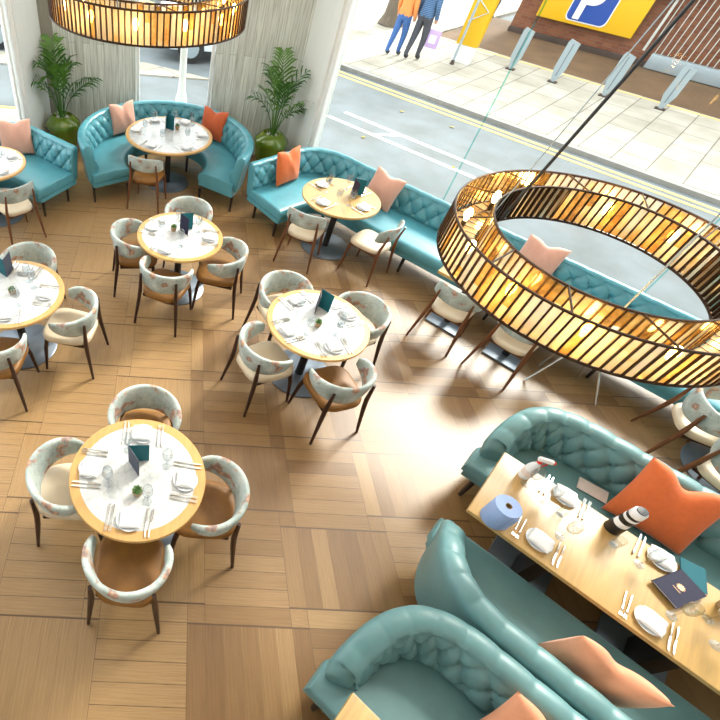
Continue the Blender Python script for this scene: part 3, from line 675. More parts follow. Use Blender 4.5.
# ---- curved booth
def booth():
    c = (0.31, 4.62); Ro, Ri = 1.29, 0.60; O, I = [], []
    n = 300
    for k in range(n+1):
        a = radians(213-246*k/n); O.append((c[0]+Ro*cos(a), c[1]+Ro*sin(a))); I.append((c[0]+Ri*cos(a), c[1]+Ri*sin(a)))
    st = stations(O, I); r = thing('curved_booth', 'horseshoe teal tufted booth around the big round table', 'sofa')
    sweep(G(), st[::3]+[st[-1]], box_prof(0.09, ZB, ZM, 0.02)).build('base', 'teal', r, 30)
    sweep(G(), st[::3]+[st[-1]], seat_prof(0.10, ZM, ZS)).build('seat_cushion', 'teal', r, 40)
    m = len(st)
    # arms stop a little short of the seat front
    sweep(G(), st[4:m-4], back_prof(ZM, ZS, 0.85, 0.20, 0.12, Sx=0.205, Sy=0.125, A=0.050)).build('backrest', 'teal', r, 45)
    for ang, q in ((209, 1.17), (220, 0.70), (-29, 1.17), (-39, 0.70), (150, 1.15), (90, 1.15), (30, 1.15), (60, 0.68), (120, 0.68)):
        leg(r, c[0]+q*cos(radians(ang)), c[1]+q*sin(radians(ang)), ZB)
booth()
# ---- the two back-to-back sofas and the sofa behind the long table : local frame along the table
D44 = (0.7193, -0.6947); N44 = (0.6947, 0.7193)
def uv44(u, v): return (u*D44[0]+v*N44[0], u*D44[1]+v*N44[1])
def front_sofa(label, u0, u1, vb, vf, arm_v):
    """vb: outer back line, vf: seat front line, arm_v: where the swooping arm ends"""
    sgn = 1 if vb > vf else -1
    r = thing('tufted_sofa', label, 'sofa')
    path = [(u0+0.03, arm_v)] + bez((u0, arm_v+sgn*0.06), (u0, vb), (u0+0.62, vb), 22) + [(u1, vb)]
    P = resample(path, 0.016); st = []; a = 0
    for k, (u, v) in enumerate(P):
        q0, q1 = P[max(0, k-1)], P[min(len(P)-1, k+1)]; tu, tv = q1[0]-q0[0], q1[1]-q0[1]; l = hypot(tu, tv)
        nu, nv = (tv/l, -tu/l) if sgn > 0 else (-tv/l, tu/l)
        if k: a += hypot(u-P[k-1][0], v-P[k-1][1])
        x, y = uv44(u, v); d = uv44(nu, nv); st.append((x, y, d[0], d[1], 0.8, a))
    zt = lambda a: 0.60+0.22*(1-(1-min(1, a/0.75))**2) if a < 0.75 else 0.82
    fn = back_prof(0.17, ZS, zt, 0.24, 0.17, out_b=0.07, Sx=0.20, Sy=0.125, A=0.044, roll=0.015, pleat=0.016)
    sweep(G(), st, fn).build('backrest', 'teal_front_lit', r, 50)
    def block(name, ua, ub, va, vb_, z0, z1, bev):
        c = uv44((ua+ub)/2, (va+vb_)/2); G().box((c[0], c[1], (z0+z1)/2), (ub-ua, abs(vb_-va), z1-z0), atan2(D44[1], D44[0]), bev).build(name, 'teal_front_lit', r, 40)
    # seat and base follow the curved back corner
    def outline(ins):
        pts = [(u0+ins, vf+sgn*ins), (u1-ins, vf+sgn*ins), (u1-ins, vb-sgn*(0.06+ins))]
        pts += [(q[0]+0.06, q[1]) for q in bez((u0+0.64, vb-sgn*(0.07+ins)), (u0+0.02+ins, vb-sgn*(0.07+ins)), (u0+ins, arm_v+sgn*0.10), 10)]
        pts[-1] = (u0+ins, arm_v+sgn*0.10)
        return [uv44(*p) for p in pts]
    g = G(); rings = [(0.02, ZM), (0.0, ZM+0.02), (0.0, ZS-0.045), (0.006, ZS-0.025), (0.022, ZS-0.008), (0.05, ZS+0.002)]
    out = [outline(i) for i, z in rings]; n = len(out[0]); vs = []
    for o, (i, z) in zip(out, rings): vs += [(p[0], p[1], z) for p in o]
    fs = [(k*n+i, k*n+(i+1) % n, (k+1)*n+(i+1) % n, (k+1)*n+i) for k in range(len(rings)-1) for i in range(n)]+[tuple(range(n-1, -1, -1)), tuple(range((len(rings)-1)*n, len(rings)*n))]
    g.add(vs, fs); g.build('seat_cushion', 'teal_front_lit', r, 40)
    G().prism(outline(0.03), ZB, ZM-0.002).build('base', 'teal_front_lit', r, 30)
    for u in (u0+0.15, (u0+u1)/2, u1-0.15):
        for v in (vf+sgn*0.10, vb-sgn*0.22):
            x, y = uv44(u, v); ox, oy = uv44(-0.0, -sgn*0.03); leg(r, x, y, ZB, ox, oy, r=0.03) if not (v != vf+sgn*0.10 and u < u0+0.2) else leg(r, *uv44(u0+0.42, v), ZB, ox, oy, r=0.03)
    return r
front_sofa('teal tufted sofa behind the long oak table, orange cushion on it', 2.555, 5.3, 2.69, 1.82, 1.97)
front_sofa('teal sofa before the long oak table, back turned to the camera', 2.63, 5.3, 0.425, 1.21, 1.13)
front_sofa('nearest teal sofa at bottom, backing onto another sofa', 2.545, 5.3, 0.405, -0.50, -0.38)

# ------------------------------------------------------------------ cushions
def cushion(label, mat, loc, yaw, lean=0.30, size=0.45, T=0.085, roll=0.0, chop=0.042, seed=0):
    """stands on its lower edge; loc = middle of lower edge, front faces yaw direction"""
    rg = random.Random(seed); N = 26; g = G(); vs = []; fs = []
    for sd in (1, -1):
        for i in range(N+1):
            for j in range(N+1):
                x, y = 2*i/N-1, 2*j/N-1
                th = T*max(0.0, (1-x*x)*(1-y*y))**0.42
                X = x*(1-0.055*(1-y*y)); Y = y*(1-0.055*(1-x*x))
                ch = chop*exp(-(x/0.33)**2)*max(0, (y+0.1)/1.1)**1.5
                th *= 1-0.35*exp(-(x/0.22)**2)*max(0, y)**1.2*(chop > 0)
                wr = 0.006*sin(7*x+3*y+seed)*(1-x*x)*(1-y*y)
                vs.append((X*size/2, sd*(th+wr*sd), size/2+Y*size/2-ch))
    n1 = (N+1)**2
    for sd in (0, 1):
        for i in range(N):
            for j in range(N):
                a = sd*n1+i*(N+1)+j; q = (a, a+N+1, a+N+2, a+1); fs.append(q if sd else q[::-1])
    g.add(vs, fs)
    o = g.build('cushion', mat, None, 60)
    bm = bmesh.new(); bm.from_mesh(o.data); bmesh.ops.remove_doubles(bm, verts=bm.verts, dist=1e-4); bmesh.ops.recalc_face_normals(bm, faces=bm.faces[:]); bm.to_mesh(o.data); bm.free()
    o.location = (loc[0]+0.03*cos(yaw), loc[1]+0.03*sin(yaw), loc[2])
    # local -y is the front
    R = Matrix.Rotation(yaw+pi/2, 4, 'Z') @ Matrix.Rotation(-lean, 4, 'X') @ Matrix.Rotation(roll, 4, 'Y')
    o.rotation_euler = R.to_euler(); return tag(o, label, 'cushion', 'scatter cushions on the sofas')
ZP = ZS+0.015
cushion('blush pink cushion on the corner banquette by the left window', 'pink', (-1.86, 4.42, ZP), radians(-75), 0.32, 0.47, seed=1)
cushion('blush pink cushion at the left of the curved booth', 'pink', (-0.40, 5.42, ZP), radians(-52), 0.25, 0.45, seed=2)
cushion('burnt orange cushion at the right of the curved booth', 'rust', (1.02, 5.43, ZP), radians(-122), 0.25, 0.45, seed=3)
cushion('orange cushion at the plant end of the window banquette', 'orange', (2.10, 4.16, ZP), radians(-50), 0.22, 0.47, seed=4)
cushion('blush pink cushion behind the all-oak round table', 'pink', (3.32, 3.70, ZP), radians(-135), 0.25, 0.46, roll=0.10, seed=5)
cushion('blush pink cushion seen through the hanging ring lamp', 'pink', (4.83, 2.23, ZP), radians(-134), 0.32, 0.46, seed=6)
cushion('big bright orange cushion on the sofa behind the long table', 'orange', (*uv44(3.76, 2.26), ZP), radians(-132), 0.55, 0.54, T=0.10, roll=0.0, chop=0.085, seed=7)
cushion('peach cushion leaning on the sofa before the long table', 'peach', (*uv44(3.70, 0.77), ZP), radians(46), 0.16, 0.47, T=0.10, chop=0.06, seed=8)
cushion('peach cushion at the bottom edge on the nearest sofa', 'peach', (*uv44(3.55, 0.02), ZP), radians(-134), 0.42, 0.48, T=0.09, seed=9)

# ------------------------------------------------------------------ chairs
def seat_mesh(w, d, z0, z1, back=0.86):
    g = G(); n = 36; rings = [(0.93, z0), (1.0, z0+0.015), (1.0, z1-0.025), (0.965, z1-0.008), (0.88, z1), (0.4, z1+0.004)]; vs = []
    for s, z in rings:
        for i in range(n):
            a = 2*pi*i/n; cx, cy = cos(a), sin(a); e = 0.55
            x = math.copysign(abs(cx)**e, cx)*w/2; y = math.copysign(abs(cy)**e, cy)*d/2
            x *= 1-(1-back)*(0.5-y/d)
            vs.append((x*s, y*s, z))
    fs = [(k*n+i, k*n+(i+1) % n, (k+1)*n+(i+1) % n, (k+1)*n+i) for k in range(len(rings)-1) for i in range(n)]+[tuple(range(n-1, -1, -1)), tuple(range((len(rings)-1)*n, len(rings)*n))]
    return g.add(vs, fs)
def band(pts, prof_h, th, n=10):
    """upholstered band: pts list of (x, y, outward nx, ny, zlo, zhi)"""
    g = G(); vs = []; K = len(pts)
    for k, (x, y, nx, ny, z0, z1) in enumerate(pts):
        e = min(k, K-1-k); sh = [0.35, 0.72, 0.93][e] if e < 3 else 1.0
        zc, h = (z0+z1)/2, (z1-z0)/2*(0.55+0.45*sh); t = th/2*(0.4+0.6*sh)
        for i in range(16):
            a = 2*pi*i/16; q = math.copysign(abs(cos(a))**0.6, cos(a))*t; z = math.copysign(abs(sin(a))**0.6, sin(a))*h
            lean = 0.16*(zc+z-(z0+z1)/2)
            vs.append((x+nx*(q+lean), y+ny*(q+lean), zc+z))
    fs = [(k*16+i, k*16+(i+1) % 16, (k+1)*16+(i+1) % 16, (k+1)*16+i) for k in range(K-1) for i in range(16)]+[tuple(range(15, -1, -1)), tuple(range((K-1)*16, K*16))]
    return g.add(vs, fs)
GT = 'floral tub chairs at the round tables'; GO = 'open-back floral dining chairs'
def tub_chair():
    r = thing('tub_chair', 'x', 'chair', (0, 0, 0), 0, GT)
    seat_mesh(0.50, 0.50, 0.40, 0.475).build('seat', 'tan', r, 50)
    P = []; n = 30
    for k in range(n+1):
        t = -1+2*k/n; a = radians(-90+t*112); w = abs(t)
        P.append((0.268*cos(a), 0.255*sin(a)+0.0, cos(a), sin(a), 0.515+0.085*w**2, 0.775-0.065*w**2))
    band(P, None, 0.052).build('backrest', 'floral', r, 60)
    fr = G().box((0, 0.0, 0.385), (0.40, 0.40, 0.035), 0, 0.012); fr.build('seat_frame', 'walnut', r, 30)
    for s in (-1, 1):
        G().tube([(s*0.258, -0.285, 0), (s*0.222, -0.238, 0.36), (s*0.212, -0.228, 0.48), (s*0.205, -0.232, 0.69)], 0.02, 10, radii=[0.013, 0.022, 0.022, 0.014]).build('leg', 'walnut', r)
        G().tube([(s*0.245, 0.225, 0), (s*0.22, 0.20, 0.30), (s*0.20, 0.185, 0.40)], 0.02, 10, radii=[0.013, 0.021, 0.022]).build('leg', 'walnut', r)
    return r
def open_chair():
    r = thing('dining_chair', 'x', 'chair', (0, 0, 0), 0, GO)
    seat_mesh(0.46, 0.46, 0.405, 0.47, 0.84).build('seat', 'cream', r, 50)
    P = []; n = 20
    for k in range(n+1):
        t = -1+2*k/n; P.append((0.255*t, -0.25+0.10*t*t, -0.40*t, -1, 0.585+0.015*t*t, 0.80-0.02*t*t))
    P = [(x, y, nx/hypot(nx, ny), ny/hypot(nx, ny), a, b) for x, y, nx, ny, a, b in P]
    band(P, None, 0.040).build('backrest', 'floral', r, 60)
    G().box((0, -0.01, 0.39), (0.36, 0.36, 0.03), 0, 0.01).build('seat_frame', 'oakleg', r, 30)
    for s in (-1, 1):
        G().tube([(s*0.245, -0.275, 0), (s*0.205, -0.225, 0.40), (s*0.195, -0.222, 0.52), (s*0.185, -0.262, 0.72)], 0.02, 10, radii=[0.012, 0.021, 0.018, 0.011]).build('leg', 'oakleg', r)
        G().tube([(s*0.225, 0.205, 0), (s*0.195, 0.175, 0.40)], 0.02, 10, radii=[0.012, 0.021]).build('leg', 'oakleg', r)
    return r
tub = tub_chair(); remember(tub); opn = open_chair(); remember(opn)
seat_t = [c for c in src_kids[tub.name] if c.name.startswith('seat') and 'frame' not in c.name][0]
seat_o = [c for c in src_kids[opn.name] if c.name.startswith('seat') and 'frame' not in c.name][0]
tub_cream = seat_t.data.copy(); tub_cream.materials.clear(); tub_cream.materials.append(M['cream'])
opn_tan = seat_o.data.copy(); opn_tan.materials.clear(); opn_tan.materials.append(M['tan'])
CH = [
 (tub, 0.335, -1.46, 85.5, 't', 'tan-seated floral tub chair on the near side of the table nearest the camera'),
 (tub, -0.16, -0.90, 4, 'c', 'cream-seated floral tub chair left of the table nearest the camera'),
 (tub, 0.87, -0.99, 175, 't', 'tan-seated floral tub chair right of the table nearest the camera'),
 (tub, 0.36, -0.36, 268, 't', 'floral tub chair on the far side of the table nearest the camera'),
 (tub, 0.07, 2.20, 8, 't', 'floral tub chair left of the table before the curved booth'),
 (tub, 0.67, 2.74, 261, 't', 'floral tub chair on the far side of the table before the curved booth'),
 (tub, 1.06, 1.96, 165.7, 't', 'floral tub chair right of the table before the curved booth'),
 (tub, 0.455, 1.64, 68.8, 't', 'floral tub chair on the near side of the table before the curved booth'),
 (tub, 1.73, 1.34, 293, 'c', 'floral tub chair at the far left of the middle round table'),
 (tub, 2.44, 1.08, 207, 'c', 'floral tub chair at the right of the middle round table'),
 (tub, 1.47, 0.57, 25, 'c', 'cream-seated floral tub chair at the left of the middle round table'),
 (tub, 2.10, 0.287, 108.8, 't', 'tan-seated floral tub chair at the near side of the middle round table'),
 (tub, -1.02, 1.54, 270, 'c', 'floral tub chair behind the round table cut by the left edge'),
 (tub, -0.477, 0.89, 170, 'c', 'cream-seated floral tub chair right of the table cut by the left edge'),
 (tub, -1.07, 0.42, 88, 't', 'tan-seated floral tub chair before the table cut by the left edge'),
 (opn, 0.08, 4.14, 76.8, 't', 'open-back chair with tan seat facing into the curved booth'),
 (opn, 2.235, 2.985, 60.8, 'c', 'open-back chair left of the all-oak round table'),
 (opn, 3.07, 2.80, 133, 'c', 'cream-seated open-back chair right of the all-oak round table'),
 (opn, -1.61, 3.09, 132, 'c', 'open-back chair at the small table by the left window'),
 (opn, 3.73, 1.60, 47.9, 'c', 'open-back chair left of the two under the hanging ring lamp'),
 (opn, 4.25, 1.14, 42, 'c', 'open-back chair right of the two under the hanging ring lamp'),
 (tub, 5.62, 0.10, 335, 'c', 'cream tub chair behind the sofa at right, upper of two'),
 (tub, 5.50, -0.44, 25, 'c', 'cream tub chair behind the sofa at right, lower of two'),
]
first = {tub.name: True, opn.name: True}
for src, x, y, fdeg, kind, lab in CH:
    rz = radians(fdeg-90)
    if first[src.name]:
        first[src.name] = False; src.location = (x, y, 0); src.rotation_euler[2] = rz; src['label'] = lab; LABELS.pop('x', None); LABELS.setdefault(lab, []).append(src.name); o = src
        if src is opn: [c for c in src_kids[src.name] if c == seat_o][0].data = opn_tan; opn_cream = None
    else:
        sw = None
        if src is tub and kind == 'c': sw = {'seat': tub_cream}
        if src is opn: sw = {'seat': opn_tan if kind == 't' else CREAM_O}
        o = clone(src, (x, y, 0), rz, lab, sw)
        if lab.startswith('cream tub chair'): relegs(o, 'oakleg')
    if src is opn and 'CREAM_O' not in globals():
        CREAM_O = opn_tan.copy(); CREAM_O.materials.clear(); CREAM_O.materials.append(M['cream'])

# ------------------------------------------------------------------ tables
def round_table(x, y, R, top, label, base=0.345, rim=0.055, zt=0.755):
    r = thing('round_table', label, 'table', (x, y, 0), 0.0)
    G().lathe([(0.001, zt-0.026), (R-rim, zt-0.026), (R-rim, zt), (0.001, zt)], n=72).build('table_top', top, r, 40)
    G().lathe([(R-rim, zt-0.03), (R-0.008, zt-0.03), (R, zt-0.024), (R, zt-0.004), (R-0.004, zt+0.001), (R-rim, zt+0.001)], n=72).build('rim', 'oak' if top == 'marble' else top, r, 40)
    G().lathe([(0.001, 0.012), (0.05, 0.012), (0.042, 0.03), (0.042, zt-0.05), (0.16, zt-0.035), (0.16, zt-0.028), (0.001, zt-0.028)], n=24).build('pedestal', 'blackmetal', r, 30)
    G().lathe([(0.001, 0.0), (base, 0.0), (base, 0.010), (base-0.008, 0.016), (0.001, 0.020)], n=56).build('base', 'steel', r, 40)
    return r
round_table(0.353, -0.91, 0.492, 'marble', 'marble and oak round table nearest the camera at lower left', rim=0.072)
round_table(0.579, 2.165, 0.493, 'marble', 'marble and oak round table before the curved booth')
round_table(1.959, 0.842, 0.50, 'marble', 'marble and oak round table in the middle of the floor')
round_table(-1.044, 0.996, 0.51, 'marble', 'marble and oak round table cut by the left edge')
round_table(0.345, 4.81, 0.655, 'marble', 'big marble and oak round table inside the curved booth', rim=0.05)
round_table(2.675, 3.31, 0.515, 'oaktop', 'all-oak round table by the window banquette')
round_table(-2.006, 3.538, 0.494, 'marble', 'small marble round table at the corner banquette by the left window', rim=0.04)
round_table(6.08, -0.18, 0.45, 'oaktop', 'oak round table at the right edge behind the sofa', base=0.42)
def square_table(u, n, label):
    x, y = un(u, n); a = atan2(D46[1], D46[0])
    r = thing('square_table', label, 'table', (x, y, 0), a, 'square tables at the window banquette')
    G().box((0, 0.0, 0.735), (0.64, 0.68, 0.035), 0, 0.006).build('table_top', 'oaktop', r)
    G().cyl((0, 0, 0.02), (0, 0, 0.72), 0.042, n=16).build('pedestal', 'blackmetal', r)
    G().box((0, 0, 0.012), (0.40, 0.38, 0.024), 0, 0.004).build('base', 'steel', r); return r
square_table(1.42, 4.12, 'square oak table on square plate under the ring lamp, left of two')
square_table(2.15, 4.13, 'square oak table on square plate under the ring lamp, right of two')
def long_table(label, u0, u1, v0, v1, bases):
    a = atan2(D44[1], D44[0]); c = uv44((u0+u1)/2, (v0+v1)/2)
    r = thing('dining_table', label, 'table', (*c, 0), a)
    o = G().box((0, 0, 0.732), (u1-u0, v1-v0, 0.036), 0, 0.005).build('table_top', 'oaktop', r)
    for u in bases:
        x = u-(u0+u1)/2
        G().box((x, 0.02, 0.012), (0.46, 0.52, 0.024), 0, 0.004).build('base', 'steel', r)
        G().box((x, 0.02, 0.37), (0.09, 0.30, 0.70), 0, 0.006).build('pedestal', 'blackmetal', r)
        G().box((x, 0.02, 0.705), (0.34, 0.5, 0.02), 0, 0.004).build('bracket', 'blackmetal', r)
    return r
long_table('long oak table laid for diners between two teal sofas', 2.695, 4.82, 1.157, 1.868, (3.33, 4.17))
long_table('yellow oak table corner at the bottom edge before the nearest sofa', 2.71, 4.6, -1.13, -0.415, (3.3, 4.1))

# ------------------------------------------------------------------ table settings
ZT = 0.757
def first_or_copy(store, key, maker, loc, rz, label, cat, group):
    if key not in store:
        o = maker(); store[key] = o; o.location = loc; o.rotation_euler[2] = rz; tag(o, label, cat, group); remember(o); return o
    return clone(store[key], loc, rz, label)
ST = {}
def mk_plate():
    return G().lathe([(0.001, 0.004), (0.05, 0.0), (0.056, 0.002), (0.086, 0.014), (0.088, 0.016), (0.085, 0.017), (0.056, 0.006), (0.001, 0.006)], n=32).build('side_plate', 'china')
def mk_napkin():
    g = G(); N = 12
    vs = []; 
    for lay, (z0, sc, sh) in enumerate([(0.0, 1.0, 0), (0.016, 0.98, 0.004), (0.020, 0.96, -0.006)]):
        for i in range(N+1):
            for j in range(N+1):
                x, y = i/N-0.5, j/N-0.5; vs.append(((x*sc+sh)*0.14, (y*sc)*0.13, z0+0.012+0.006*sin(5*x+2)*cos(4*y)-0.010*(abs(2*x)**4)*(1 if lay else 0)-0.008*(abs(2*y)**4)*(1 if lay else 0)))
    n1 = (N+1)**2; fs = []
    for l in range(3): fs += [(l*n1+i*(N+1)+j, l*n1+(i+1)*(N+1)+j, l*n1+(i+1)*(N+1)+j+1, l*n1+i*(N+1)+j+1) for i in range(N) for j in range(N)]
    bd = [i*(N+1) for i in range(N+1)]+[N*(N+1)+j for j in range(1, N+1)]+[i*(N+1)+N for i in range(N-1, -1, -1)]+[j for j in range(N-1, 0, -1)]
    for l in range(2): fs += [(l*n1+bd[k], l*n1+bd[(k+1) % len(bd)], (l+1)*n1+bd[(k+1) % len(bd)], (l+1)*n1+bd[k]) for k in range(len(bd))]
    return g.add(vs, fs).build('napkin', 'linen', None, 60)
def mk_fork():
    g = G(); g.tube([(0, -0.095, 0.004), (0, -0.05, 0.005), (0, 0.02, 0.009), (0, 0.045, 0.008)], 0.004, 6, radii=[0.0065, 0.006, 0.003, 0.006])
    for k in (-1.5, -0.5, 0.5, 1.5): g.tube([(k*0.004, 0.043, 0.008), (k*0.0052, 0.06, 0.004), (k*0.0052, 0.098, 0.008)], 0.0016, 5)
    return g.build('fork', 'cutlery')
def mk_knife():
    g = G(); g.tube([(0, -0.10, 0.004), (0, -0.05, 0.005), (0, -0.005, 0.005)], 0.006, 6, radii=[0.0065, 0.007, 0.005])
    g.prism([(-0.006, -0.006), (0.004, -0.006), (0.008, 0.05), (0.004, 0.10), (-0.006, 0.11)], 0.003, 0.0055)
    return g.build('knife', 'cutlery')
def mk_wine():
    g = G(); g.lathe([(0.001, 0.001), (0.034, 0.001), (0.034, 0.003), (0.006, 0.008), (0.004, 0.02), (0.004, 0.085), (0.012, 0.095), (0.032, 0.115), (0.040, 0.145), (0.037, 0.18), (0.031, 0.205), (0.0295, 0.205), (0.0355, 0.18), (0.0385, 0.145), (0.030, 0.117), (0.001, 0.10)], n=24); return g.build('wine_glass', 'wineglass', None, 60)
def mk_tumbler():
    g = G(); g.lathe([(0.001, 0.0), (0.029, 0.0), (0.034, 0.09), (0.0325, 0.09), (0.0275, 0.010), (0.001, 0.010)], n=24); return g.build('water_tumbler', 'wineglass', None, 60)
def mk_menu(dark):
    r = bpy.data.objects.new('menu', None); COL.objects.link(r)
    for s in (-1, 1):
        R = Matrix.Rotation(radians(30*s), 3, 'Z'); c = R @ Vector((0, -0.075, 0))
        G().box((c.x, c.y, 0.105), (0.0035, 0.15, 0.21), 0, 0, rot=R).build('cover', ('navy' if dark else 'greycard') if s < 0 else 'tealcard', r, 0)
        c2 = R @ Vector((-s*0.003, -0.073, 0)); G().box((c2.x, c2.y, 0.105), (0.002, 0.138, 0.198), 0, 0, rot=R).build('page', 'tealcard' if s > 0 else 'paper', r, 0)
    return r
def mk_succ():
    r = bpy.data.objects.new('succulent', None); COL.objects.link(r)
    G().lathe([(0.001, 0), (0.026, 0), (0.036, 0.03), (0.034, 0.055), (0.029, 0.055), (0.028, 0.047), (0.001, 0.047)], n=20).build('pot', 'terra', r)
    g = G()
    for ring, (n, tilt, L) in enumerate([(8, 0.35, 0.045), (7, 0.8, 0.042), (5, 1.25, 0.035)]):
        for k in range(n):
            a = 2*pi*k/n+ring*0.4; d = Vector((cos(a)*cos(tilt), sin(a)*cos(tilt), sin(tilt))); s = Vector((-sin(a), cos(a), 0)); p = Vector((0, 0, 0.048)); up = d.cross(s)*-1
            vs = [p, p+d*L*0.55+s*0.013, p+d*L, p+d*L*0.55-s*0.013, p+d*L*0.5+up*0.008, p+d*L*0.5-up*0.006]
            g.add(vs, [(0, 1, 4), (1, 2, 4), (2, 3, 4), (3, 0, 4), (0, 5, 1), (1, 5, 2), (2, 5, 3), (3, 5, 0)])
    g.build('leaves', 'succ', r, 60); return r
def sector(a):
    a %= 360
    return ['right', 'far right', 'far', 'far left', 'left', 'near left', 'near', 'near right'][int(((a+22.5) % 360)//45)]
def setting(tx, ty, adeg, side, tname, full=True, rp=0.345, zt=ZT, glass=True, glass_off=0.0):
    a = radians(adeg); dx, dy = cos(a), sin(a); px, py = -sin(a), cos(a)      # p: to the diner's right is -p when facing the centre
    rz = a+pi/2; x, y = tx+dx*rp, ty+dy*rp
    first_or_copy(ST, 'plate', mk_plate, (x, y, zt), 0, f'white side plate on the {side} side of {tname}', 'plate', 'side plates on the tables')
    first_or_copy(ST, 'napkin', mk_napkin, (x+0.008*px, y+0.008*py, zt+0.0125), rz+0.1*sin(adeg*7), f'folded napkin on the {side} plate of {tname}', 'napkin', 'folded napkins on the side plates')
    for k, off in enumerate((0.118, 0.148) if full else (0.122,)):
        o = ['inner ', 'outer '][k] if full else ''
        lx, ly = x-px*off, y-py*off
        first_or_copy(ST, 'fork', mk_fork, (lx, ly, zt+0.0027), rz+pi+0.05*sin(adeg+k), f'{o}fork beside the {side} plate on {tname}', 'fork', 'forks on the tables')
        lx, ly = x+px*off, y+py*off
        first_or_copy(ST, 'knife', mk_knife, (lx, ly, zt+0.0032), rz+pi+0.05*cos(adeg+k), f'{o}knife beside the {side} plate on {tname}', 'knife', 'knives on the tables')
    if glass:
        def clear(gx, gy):
            for mx, my, ma, _ in MENU.values():
                for sg in (-30, 30):
                    for t in (0, 0.05, 0.10, 0.15):
                        b = radians(ma-90+sg)
                        if hypot(gx-mx-t*cos(b), gy-my-t*sin(b)) < 0.055: return False
            return all(hypot(gx-q[0], gy-q[1]) > 0.08 for q in SUC.values())
        for off in (0.10, -0.10, 0.17, -0.17, 0.22, -0.22):
            gx, gy = x-dx*0.15+px*off, y-dy*0.15+py*off
            if clear(gx, gy): break
        first_or_copy(ST, 'wine', mk_wine, (gx, gy, zt), 0, f'wine glass before the {side} plate on {tname}', 'glass', 'wine glasses on the tables')
TN = {1: 'the round table nearest the camera', 2: 'the round table before the booth', 3: 'the middle round table', 4: 'the table cut by the left edge', 5: 'the big booth table', 6: 'the all-oak round table', 7: 'the small left window table'}
TP = {1: (0.353, -0.91), 2: (0.579, 2.165), 3: (1.959, 0.842), 4: (-1.044, 0.996), 5: (0.345, 4.81), 6: (2.675, 3.31), 7: (-2.006, 3.538)}
TA = {1: (88, 175, 355, 265), 2: (160, 356, 244, 70), 3: (119, 22, 204, 285), 4: (357, 275, 80), 5: (174, 240, 302, 2, 118, 62), 6: (128, 215, 312, 35), 7: (36, 318)}
MENU = {1: (0.275, -0.80, 65, 0), 2: (0.57, 2.28, 70, 1), 3: (1.98, 1.10, 15, 1), 4: (-1.14, 1.21, 200, 0), 5: (0.28, 5.02, 30, 1), 6: (2.82, 3.42, 40, 1)}
SUC = {1: (0.36, -1.06), 2: (0.50, 2.25), 3: (1.94, 0.79), 4: (-1.02, 0.97), 5: (0.46, 5.01)}
for t in range(1, 8):
    for a in TA[t]:
        setting(*TP[t], a, sector(a), TN[t], full=(t <= 4), rp=0.345 if t != 5 else 0.50)
for t, (x, y, a, dk) in MENU.items():
    first_or_copy(ST, f'menu{dk}', (lambda d=dk: mk_menu(d)), (x, y, ZT), radians(a), f'folded {"navy" if dk else "slate"} and teal menu standing on {TN[t]}', 'menu', 'menus standing on the tables')
for t, (x, y) in SUC.items():
    first_or_copy(ST, 'succ', mk_succ, (x, y, ZT), t*0.7, f'little potted succulent on {TN[t]}', 'plant', 'potted succulents on the tables')
for x, y, nm in [(0.11, 5.40, 'left'), (0.68, 5.44, 'right')]:
    first_or_copy(ST, 'tumbler', mk_tumbler, (x, y, ZT), 0, f'water tumbler at the far {nm} of {TN[5]}', 'glass', 'water tumblers')
for x, y, nm in [(2.60, 3.72, 'far'), (2.98, 3.66, 'far right')]:
    first_or_copy(ST, 'tumbler', mk_tumbler, (x, y, ZT), 0, f'water tumbler at the {nm} side of {TN[6]}', 'glass', 'water tumblers')
# ---- on the long table
ZL = 0.751; A44 = atan2(D44[1], D44[0]); LT = 'the long oak table'
for (x, y), side, nm in [((3.53, -0.90), 1, 'far left'), ((3.16, -1.25), -1, 'near left'), ((3.98, -1.34), 1, 'far right'), ((3.64, -1.74), -1, 'near right')]:
    ad = math.degrees(atan2(N44[1], N44[0])) + (0 if side > 0 else 180)
    setting(x-cos(radians(ad))*0.345, y-sin(radians(ad))*0.345, ad, nm, LT, True, 0.345, ZL, True)
for (x, y), nm in [((3.70, -1.25), 'middle'), ((3.42, -1.04), 'left end')]:
    first_or_copy(ST, 'tumbler', mk_tumbler, (x, y, ZL), 0, f'water tumbler at the {nm} of {LT}', 'glass', 'water tumblers')
for (x, y), nm in [((3.27, -0.81), 'beside the spray bottle'), ((4.05, -1.71), 'by the navy menu'), ((3.99, -1.86), 'at the near right')]:
    first_or_copy(ST, 'wine', mk_wine, (x, y, ZL), 0, f'wine glass {nm} on {LT}', 'glass', 'wine glasses on the tables')
sb = thing('spray_bottle', 'white spray bottle with red trigger on the long oak table', 'bottle', (3.29, -0.735, ZL), radians(-20))
G().lathe([(0.001, 0), (0.040, 0), (0.043, 0.006), (0.043, 0.11), (0.034, 0.15), (0.015, 0.185), (0.014, 0.20), (0.001, 0.20)], n=24).build('bottle_body', 'whiteplastic', sb)
G().lathe([(0.0437, 0.045), (0.0437, 0.10)], n=24).build('printed_band', 'paper', sb)
G().cyl((0, 0, 0.195), (0, 0, 0.22), 0.018, n=16).build('collar', 'red', sb)
G().box((0.022, 0, 0.236), (0.10, 0.028, 0.034), 0, 0.008).build('spray_head', 'whiteplastic', sb)
G().tube([(0.045, 0, 0.222), (0.05, 0, 0.20), (0.035, 0, 0.165)], 0.006, 6).build('trigger', 'red', sb)
G().cyl((0.07, 0, 0.236), (0.085, 0, 0.236), 0.012, n=10).build('nozzle', 'red', sb)
pr = thing('paper_roll', 'blue paper towel roll standing on the long table end', 'roll', (2.90, -1.10, ZL))
G().lathe([(0.022, 0.0), (0.086, 0.0), (0.089, 0.004), (0.089, 0.196), (0.086, 0.20), (0.022, 0.20)], n=40).build('paper', 'bluepaper', pr, 40)
